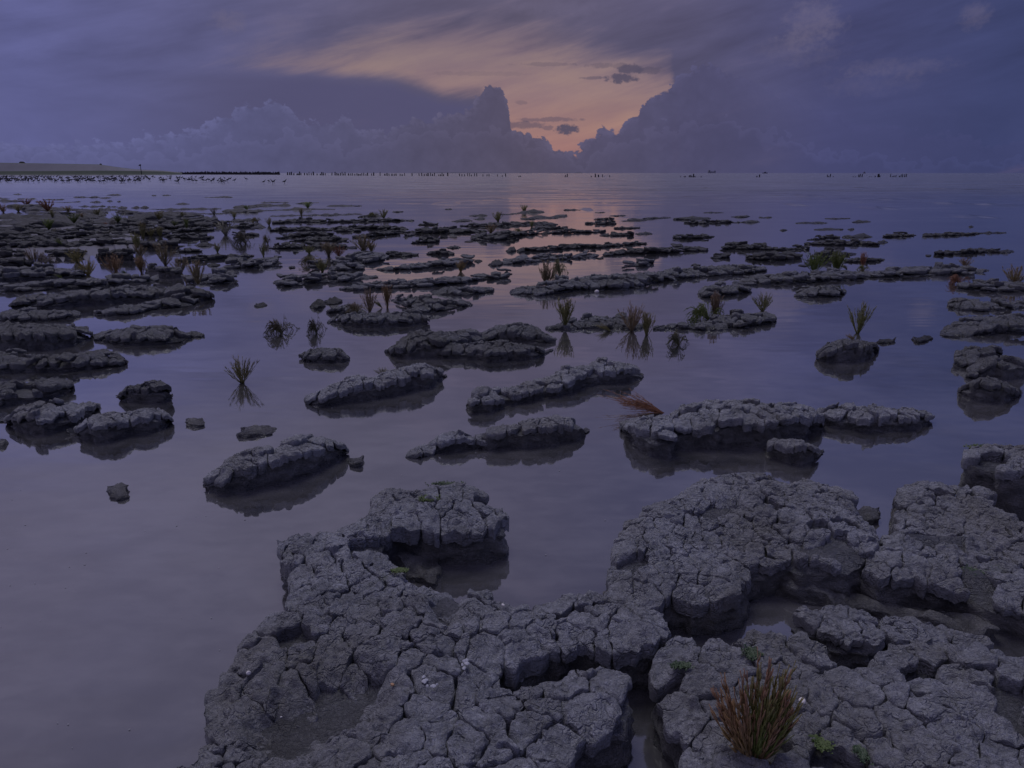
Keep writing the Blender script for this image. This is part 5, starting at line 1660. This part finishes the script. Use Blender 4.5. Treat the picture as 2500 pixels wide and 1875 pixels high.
for a in [
    ('3', 325, 1095, 892, 62, 'brown', 'up', 'bare brown bushy glasswort at the head of the long pale ridge'),
    ('3', 440, 1015, 868, 52, 'olive', 'droop', 'nodding olive glasswort behind the bare brown bush'),
    ('3', 485, 1420, 1208, 62, 'olive', 'up', 'slim olive glasswort at the end of the weedy bank'),
    ('3', 1045, 1480, 1258, 88, 'brown', 'fan', 'wide brown glasswort standing in front of the weedy bank'),
    ('3', 1168, 1515, 1312, 46, 'olive', 'up', 'narrow olive glasswort beside the wide brown one'),
    ('3', 1690, 1385, 1255, 140, 'green', 'droop', 'arching green glasswort spilling over its clay bank'),
    ('3', 1755, 1370, 1152, 46, 'brown', 'up', 'upright brown glasswort rising out of the arching green one'),
    ('3', 2150, 1310, 1152, 58, 'olive', 'fan', 'spread olive glasswort at the thick end of the overgrown bank'),
    ('3', 1440, 1600, 1490, 88, 'dark', 'droop', 'dark fallen glasswort bent into the water by the clay lumps'),
    ('3', 870, 1480, 1415, 110, 'olive', 'swept', 'flattened olive glasswort lying on the weedy bank'),
    ('3', 135, 478, 412, 24, 'yellow', 'up', 'yellow glasswort sprig alone against the pink water'),
    ('3', 200, 602, 548, 24, 'olive', 'up', 'lone olive glasswort sprig on the pale raft'),
    ('3', 110, 645, 612, 46, 'olive', 'droop', 'low drooping olive glasswort on the long ridge'),
    ('4', 445, 990, 808, 82, 'green', 'fan', 'dense round green glasswort on the very long ridge'),
    ('4', 625, 985, 802, 54, 'green', 'up', 'slimmer green glasswort next to the dense round one'),
    ('4', 846, 950, 812, 22, 'red', 'up', 'slender red glasswort standing on the very long ridge'),
    ('4', 860, 965, 925, 48, 'olive', 'droop', 'low olive cushion at the foot of the slender red plant'),
    ('4', 1710, 935, 858, 44, 'rust', 'fan', 'rusty glasswort at the far end of the very long ridge'),
    ('4', 1665, 1085, 1008, 72, 'red', 'droop', 'crimson glasswort hanging over the mossy ridge'),
    ('4', 2130, 1095, 922, 66, 'yellow', 'fan', 'yellow green glasswort on the mossy ridge'),
    ('4', 812, 1500, 1238, 84, 'olive', 'fan', 'tall olive green glasswort alone on the dark clay block'),
    ('4', 790, 1562, 1510, 70, 'rust', 'swept', 'low reddish glasswort around the foot of the tall one'),
    ('4', 720, 960, 912, 60, 'olive', 'swept', 'low olive glasswort between green bushes and red sprig'),
    ('2', 2060, 555, 468, 44, 'olive', 'fan', 'spreading olive glasswort by the twin rafts'),
    ('2', 1998, 655, 578, 48, 'rust', 'fan', 'rusty low glasswort on the edge of the pink sheen'),
    ('2', 922, 802, 662, 84, 'brown', 'fan', 'large bare brown glasswort on the bushy ridge'),
    ('2', 992, 812, 728, 34, 'brown', 'up', 'small brown glasswort leaning out of the large bare one'),
    ('2', 632, 850, 730, 50, 'brown', 'up', 'brown glasswort beside the red one on the bushy ridge'),
    ('2', 716, 850, 756, 46, 'red', 'fan', 'red glasswort between the two brown bushes'),
    ('2', 576, 985, 868, 44, 'olive', 'up', 'olive glasswort in front of the bushy ridge'),
    ('2', 482, 915, 850, 62, 'olive', 'droop', 'drooping olive glasswort over the dark block'),
    ('2', 465, 825, 750, 38, 'olive', 'fan', 'olive glasswort growing on the low weedy ridge'),
    ('2', 976, 1315, 1110, 48, 'brown', 'fan', 'bare purplish glasswort twig on the undercut island'),
    ('2', 1126, 1285, 1082, 36, 'rust', 'up', 'orange tipped glasswort on the undercut island'),
    ('2', 872, 1318, 1242, 78, 'brown', 'droop', 'fallen brown glasswort across the undercut island'),
    ('2', 1085, 1285, 1215, 58, 'olive', 'swept', 'flattened olive glasswort at the foot of the orange tipped one'),
    ('2', 1745, 978, 882, 36, 'rust', 'up', 'red brown glasswort near the tip of its ridge'),
    ('2', 1096, 528, 450, 32, 'olive', 'fan', 'spiky olive glasswort at the edge of the open bay'),
    ('2', 1020, 510, 474, 48, 'olive', 'droop', 'low olive glasswort next to the spiky one'),
    ('2', 80, 852, 742, 22, 'olive', 'up', 'thin olive glasswort at the squat block'),
    ('2', 118, 745, 662, 34, 'olive', 'droop', 'hooked olive glasswort over the inlet'),
    ('2', 400, 508, 440, 20, 'olive', 'up', 'thin glasswort below the far green plant'),
    ('2', 455, 438, 388, 44, 'green', 'fan', 'far green glasswort on the outer rafts'),
    ('2', 235, 1500, 1385, 112, 'dark', 'droop', 'dark glasswort arching in loops into the water'),
    ('2', 530, 1495, 1378, 62, 'dark', 'droop', 'dark glasswort tuft half sunk in the water'),
    ('2', 130, 590, 520, 26, 'olive', 'fan', 'olive glasswort by the oval lump'),
    ('2', 30, 560, 518, 44, 'olive', 'droop', 'tangled olive glasswort next to the oval lump'),
    ('a', 590, 1220, 940, 90, 'brown', 'fan', 'brown glasswort nearest the shore in the plant row'),
    ('a', 780, 1210, 1020, 110, 'pale', 'droop', 'pale fallen glasswort in the plant row'),
    ('a', 1310, 1180, 940, 120, 'yellow', 'fan', 'straw coloured glasswort with pale stems'),
    ('a', 1490, 1400, 1110, 120, 'yellow', 'fan', 'ochre glasswort in front of the straw coloured one'),
    ('a', 1960, 1390, 1040, 150, 'rust', 'fan', 'broad glasswort mixed rust and green'),
    ('a', 2150, 1390, 1300, 90, 'green', 'swept', 'low green glasswort beside the broad mixed one'),
    ('a', 1050, 1450, 1370, 70, 'green', 'swept', 'dull green glasswort tuft on the shaded wall'),
    ('b', 320, 1360, 1080, 80, 'rust', 'up', 'upright rust glasswort below the tall olive one'),
    ('b', 240, 960, 680, 60, 'olive', 'up', 'tall thin olive glasswort above the rust one'),
    ('b', 300, 1090, 860, 80, 'brown', 'fan', 'brown glasswort between the tall olive and rust ones'),
    ('b', 720, 1230, 850, 140, 'brown', 'fan', 'biggest brown glasswort of the crowded field'),
    ('b', 980, 1360, 1090, 110, 'brown', 'fan', 'leaning brown glasswort next to the biggest one'),
    ('b', 1270, 1530, 1150, 105, 'brown', 'up', 'tall brown glasswort on the rounded clay head'),
    ('b', 1600, 1010, 850, 48, 'olive', 'up', 'lone thin glasswort standing in the inlet'),
    ('b', 1740, 720, 480, 120, 'pale', 'fan', 'pale bleached glasswort at the inlet head'),
    ('b', 2080, 860, 660, 110, 'dark', 'droop', 'dark fallen glasswort over the inlet'),
    ('b', 1880, 430, 320, 70, 'olive', 'fan', 'dark olive glasswort above the inlet head'),
    ('b', 2090, 300, 205, 40, 'green', 'fan', 'small green glasswort on the low ledge'),
    ('b', 1540, 370, 270, 40, 'dark', 'fan', 'small dark glasswort on the glinting ledge'),
    ('b', 625, 480, 310, 55, 'olive', 'up', 'olive glasswort on the wedge shaped terrace'),
    ('b', 1040, 410, 320, 60, 'olive', 'droop', 'curved olive glasswort over the small pool'),
    ('b', 1080, 600, 440, 50, 'green', 'up', 'green glasswort on the terrace with dark bites'),
    ('b', 870, 560, 480, 80, 'green', 'fan', 'mossy green glasswort cushion'),
    ('b', 470, 740, 590, 60, 'olive', 'fan', 'olive glasswort left of the pool gap'),
    ('b', 630, 740, 570, 60, 'olive', 'up', 'leggy olive glasswort over the pool gap'),
    ('b', 350, 800, 490, 40, 'olive', 'up', 'spindly glasswort mirrored in the pool'),
    ('a', 830, 620, 440, 75, 'green', 'up', 'green glasswort above the dark dried clump'),
    ('a', 1000, 720, 600, 160, 'dark', 'fan', 'dark dried glasswort clump with pale stalks'),
    ('a', 1050, 880, 770, 85, 'green', 'swept', 'bright green glasswort tuft on the terrace rim'),
    ('a', 60, 340, 190, 85, 'rust', 'fan', 'rust glasswort by the bright shore puddle'),
    ('a', 450, 220, 95, 75, 'red', 'fan', 'dull red glasswort first from the shore'),
    ('a', 810, 310, 110, 95, 'red', 'fan', 'tallest red glasswort at the field edge'),
    ('a', 890, 430, 290, 40, 'olive', 'up', 'olive glasswort in front of the tallest red one'),
    ('a', 1150, 310, 220, 90, 'rust', 'fan', 'rust glasswort on the dark ledge'),
    ('a', 310, 320, 200, 70, 'olive', 'fan', 'grey olive glasswort beside the shore puddle'),
    ('a', 1250, 510, 340, 75, 'green', 'fan', 'dark green glasswort on the grey terrace'),
    ('a', 1385, 420, 345, 45, 'rust', 'fan', 'little rust glasswort beside the dark green one'),
    ('a', 1640, 410, 270, 45, 'olive', 'up', 'olive glasswort under the row of blocks'),
    ('a', 1990, 500, 350, 85, 'green', 'fan', 'green glasswort on the wedge of grey terrace'),
    ('a', 1820, 545, 500, 70, 'red', 'swept', 'low crimson glasswort on the grey terrace'),
    ('a', 1930, 545, 460, 60, 'pale', 'droop', 'pale bent glasswort next to the low crimson one'),
    ('5', 2045, 330, 118, 88, 'olive', 'fan', 'glasswort clump standing alone in the open lagoon'),
    ('6', 1080, 262, 195, 85, 'pale', 'fan', 'small dry bush behind the straight clay block'),
]:
    plant(*a)

# the red tuft swept flat, root at its right end
o = plant('7', 1318, 578, 440, 400, 'red', 'swept', 'red glasswort flattened and swept out over the water')
o.rotation_euler = (0, 0, .12)

# the near plant: every shoot is a part of its own
def hero():
    X, Yb = px('C', 318, 1585)
    z = .15
    for _ in range(3):
        p = at(X, Yb, z); z = surface(p[0], p[1])
    z -= .03
    root = bpy.data.objects.new('glasswort_plant', None)
    COL.objects.link(root); root.location = (p[0], p[1], z)
    Dd = p[1]
    d = raydir(*px('C', 318, 1090))
    H = CAM_H + Dd * d[2] / d[1] - z + .01
    W = 215 / 2.1975 * Dd / F_PX * 1.45
    r = random.Random(9)
    for i in range(92):
        V, Fc = [], []
        u = (i + r.uniform(0, .9)) / 92 * 2 - 1
        out = u * W * r.uniform(.8, 1.05)
        dep = r.gauss(0, .4) * W * .5
        L = H * (1.0 - .2 * abs(u) ** 2.0) * r.choice([r.uniform(.5, .8), r.uniform(.78, 1.04)])
        pts, rad = [], []
        w0 = r.uniform(.0021, .0032)
        n = 11
        for k in range(n + 1):
            t = k / n
            s = t ** .86
            pts.append((out * s + r.gauss(0, .0012), dep * s + r.gauss(0, .0012) + .02 * u * u * t, L * (t ** 1.12) - .012))
            rad.append(w0 * (1.0 - .62 * t) * (1.18 if k % 2 else .92))
        tube(V, Fc, pts, rad, 5)
        for b in range(r.randint(9, 15)):
            t = r.uniform(.16, .9)
            k = min(n - 1, int(t * n)); f = t * n - k
            q0 = np.array(pts[k]) * (1 - f) + np.array(pts[k + 1]) * f
            dd = np.array(pts[k + 1]) - np.array(pts[k]); dd /= np.linalg.norm(dd)
            sd = np.array([r.gauss(0, 1), r.gauss(0, 1), 0]); sd -= dd * sd.dot(dd); sd /= max(np.linalg.norm(sd), 1e-6)
            l = H * r.uniform(.09, .2) * (1.1 - .5 * t)
            q1 = q0 + (dd * .9 + sd * .3) * l * .5
            q2 = q1 + (dd * .98 + sd * .1) * l * .55
            tube(V, Fc, [q0, q1, q2], [w0 * .7, w0 * .8, w0 * .3], 4)
        o = link('shoot', mesh_py('shoot', V, Fc, M_PLANT), root)
        g = r.random()
        if abs(u) < .4 and g < .65 or (u > .2 and g < .6):
            c = (.12, .145, .035, .6)
        elif g < .8:
            c = (.24, .165, .07, .9)
        else:
            c = (.26, .165, .09, 1.0)
        o.color = c
    V, Fc = [], []
    for k in range(14):
        a = r.uniform(0, 6.28)
        tube(V, Fc, [(0, 0, .0), (math.cos(a) * .02, math.sin(a) * .02, .006), (math.cos(a) * r.uniform(.03, .06), math.sin(a) * .045, -.014)], [.004, .003, .0015], 5)
    link('root_crown', mesh_py('root_crown', V, Fc, M_TWIG), root)
    tag(root, 'large red tipped glasswort rooted in the near cracked clay shelf', 'glasswort plant')


hero()

# ------------------------------------------------------------------ the flock
def bird_mesh(seed, feeding):
    r = random.Random(seed)
    V, Fc = [], []
    if feeding:
        path = [(-.52, 0, .50), (-.40, 0, .50), (-.2, 0, .50), (.05, 0, .47), (.2, 0, .42), (.3, 0, .33), (.37, 0, .22), (.43, 0, .17), (.50, 0, .10), (.60, 0, .02)]
    else:
        path = [(-.55, 0, .40), (-.42, 0, .43), (-.2, 0, .48), (.04, 0, .54), (.18, 0, .62), (.25, 0, .74), (.29, 0, .84), (.34, 0, .90), (.42, 0, .89), (.56, 0, .86)]
    rad = [.01, .05, .115, .14, .10, .055, .045, .06, .03, .008]
    tube(V, Fc, path, rad, 8)
    for s in (-.045, .045):
        tube(V, Fc, [(-.02, s, .42), (-.05, s, .2), (-.03, s, -.02)], [.028, .014, .012], 4)
        tube(V, Fc, [(-.04, s, 0), (.06, s, .0)], [.02, .008], 4)
    return mesh_py('wading_bird', V, Fc, M_BIRD)


BM = [bird_mesh(1, False), bird_mesh(2, True), bird_mesh(3, False)]
rb = random.Random(31)
birds = []
while len(birds) < 286:
    x = rb.random() ** 1.15 * 2350 - 20
    lo = 172 + 40 * smoothstep(1200, 2300, x)
    y = rb.uniform(lo, 232 + 8 * smoothstep(1500, 2300, x))
    if x > 1000 and rb.random() < (x - 1000) / 1450:
        continue
    birds.append((x, y))
birds += [(2228, 238), (2300, 240), (2315, 232), (2404, 240)]
for x, y in birds:
    X, Y = px('1', x, y)
    p = at(X, max(Y, 433.4), 0)
    o = bpy.data.objects.new('wading_bird', rb.choice(BM))
    s = rb.uniform(.62, .8) * (.62 + .38 * min(1.75, p[1] / 110))
    o.scale = (s, s, s)
    o.location = (p[0], p[1], 0)
    o.rotation_euler = (0, 0, rb.choice([0, 0, math.pi]) + rb.uniform(-.6, .6))
    COL.objects.link(o)
    tag(o, 'dark wading bird resting in the shallows with the flock', 'bird', 'flock of wading birds in the shallows')

# ------------------------------------------------------------------ small things on the clay
def on_clay(reg, x, y):
    X, Y = px(reg, x, y)
    z = .15
    for _ in range(3):
        p = at(X, Y, z); z = surface(p[0], p[1])
    return p[0], p[1], z


def shell(reg, x, y, wpx, mat, label, seed=1, nm='seashell'):
    r = random.Random(seed)
    px_, py_, z = on_clay(reg, x, y)
    w = wpx / REG[reg][2] * py_ / F_PX
    V, Fc = [], []
    n, m = 12, 7
    for i in range(m + 1):
        t = i / m
        for k in range(n):
            a = 2 * math.pi * k / n
            rr = math.sin(math.pi * (.06 + .88 * t)) * .5 * (1 + .06 * math.cos(5 * a + t * 6))
            V.append((math.cos(a) * rr * w, math.sin(a) * rr * w * .8, w * (.08 + .62 * (1 - math.cos(math.pi * t)) / 2) + .1 * w * math.sin(a)))
    for i in range(m):
        for k in range(n):
            Fc.append((i * n + k, i * n + (k + 1) % n, (i + 1) * n + (k + 1) % n, (i + 1) * n + k))
    Fc.append(tuple(range(n - 1, -1, -1))); Fc.append(tuple(m * n + k for k in range(n)))
    o = link(nm, mesh_py(nm, V, Fc, mat), None, (px_, py_, z - .004), (r.uniform(-.4, .4), r.uniform(-.4, .4), r.uniform(0, 6)))
    tag(o, label, 'shell')


shell('C', 560, 1302, 52, M_SHELL, 'pale round snail shell beside the red tipped glasswort', 1)
shell('A', 495, 1150, 32, M_SHELL, 'small white shell on the outer edge of the promontory', 2)
shell('A', 1272, 1212, 30, M_ORANGE, 'small orange shell at the rim of the muddy hollow', 3)
shell('B', 282, 785, 26, M_SHELL, 'white shell tucked under a clod of the neck', 4)
shell('A', 1370, 535, 36, M_SHELL, 'white shell on the mud of the small bay', 5)
shell('3', 752, 1160, 40, M_SHELL, 'pale shell stuck in the front of the long ridge', 6)
shell('A', 672, 1383, 16, M_SHELL, 'tiny white shell in the muddy hollow', 7)


def splash(reg, x, y, wpx, label, seed):
    r = random.Random(seed)
    V, Fc = [], []
    x0, y0, z0 = on_clay(reg, x, y)
    w = wpx / REG[reg][2] * y0 / F_PX
    for q in range(7):
        cx, cy = r.gauss(0, .3) * w, r.gauss(0, .4) * w
        rr = w * r.uniform(.1, .26)
        k = len(V); n = 9
        hz = surface(x0 + cx, y0 + cy) - z0
        V.append((cx, cy, hz + .007))
        for i in range(n):
            a = 2 * math.pi * i / n
            q_ = rr * r.uniform(.6, 1.2)
            V.append((cx + math.cos(a) * q_, cy + math.sin(a) * q_, hz + .001))
        for i in range(n):
            Fc.append((k, k + 1 + i, k + 1 + (i + 1) % n))
    o = link('bird_dropping', mesh_py('bird_dropping', V, Fc, M_DROP), None, (x0, y0, z0 + .004))
    tag(o, label, 'bird dropping')


splash('A', 1645, 1112, 70, 'white bird dropping on a clod in the middle of the promontory', 1)
splash('A', 1465, 1205, 80, 'streaky white bird dropping by the muddy hollow', 2)


def alga(reg, x, y, wpx, hpx, label, mat, seed):
    r = random.Random(seed)
    x0, y0, z0 = on_clay(reg, x, y)
    s = y0 / F_PX / REG[reg][2]
    w, dpt = wpx * s, hpx * s * 2.2
    V, Fc = [], []
    for q in range(260):
        cx, cy = r.gauss(0, .27) * w, r.gauss(0, .27) * dpt
        hz = surface(x0 + cx, y0 + cy) - z0
        if hz < -.1:
            hz = 0
        k = len(V)
        a = r.uniform(0, 6.28); l = r.uniform(.002, .006); ww = r.uniform(.0015, .004)
        ca, sa = math.cos(a), math.sin(a)
        V += [(cx - sa * ww, cy + ca * ww, hz - .004), (cx + sa * ww, cy - ca * ww, hz - .004), (cx + ca * l + sa * ww, cy + sa * l - ca * ww, hz + l * .55), (cx + ca * l - sa * ww, cy + sa * l + ca * ww, hz + l * .6),
              (cx + ca * l * 1.7, cy + sa * l * 1.7, hz + l * .2)]
        Fc += [(k, k + 1, k + 2, k + 3), (k + 3, k + 2, k + 4)]
    o = link('alga_tuft', mesh_py('alga_tuft', V, Fc, mat), None, (x0, y0, z0 + .002))
    tag(o, label, 'alga', None, 'stuff')


alga('A', 1462, 210, 110, 30, 'bright green alga tuft on the knob of the promontory', M_ALGA, 1)
alga('A', 1290, 462, 60, 30, 'vivid green alga tuft beside the small bay', M_ALGA, 2)
alga('A', 1310, 600, 90, 18, 'green alga fringe along the bay rim of the promontory', M_ALGA, 3)
alga('A', 1560, 135, 160, 24, 'mossy green alga along the crest of the knob', M_ALGAD, 4)
alga('C', 300, 1045, 90, 40, 'dark green alga behind the red tipped glasswort', M_ALGAD, 5)
alga('C', 676, 1530, 90, 45, 'green alga cushion on the near shelf', M_ALGA, 6)
alga('C', 880, 1575, 60, 60, 'dark green alga in a crack of the near shelf', M_ALGAD, 7)
alga('C', 1490, 605, 120, 30, 'dark green alga on the right hand shelf', M_ALGAD, 8)
alga('8', 1850, 862, 280, 40, 'green moss like alga capping the tall block', M_ALGA, 9)
alga('8', 2120, 960, 180, 90, 'green alga hanging down the tall block', M_ALGAD, 10)
alga('B', 1235, 1112, 100, 22, 'green alga on the edge clod above the channel', M_ALGAD, 12)
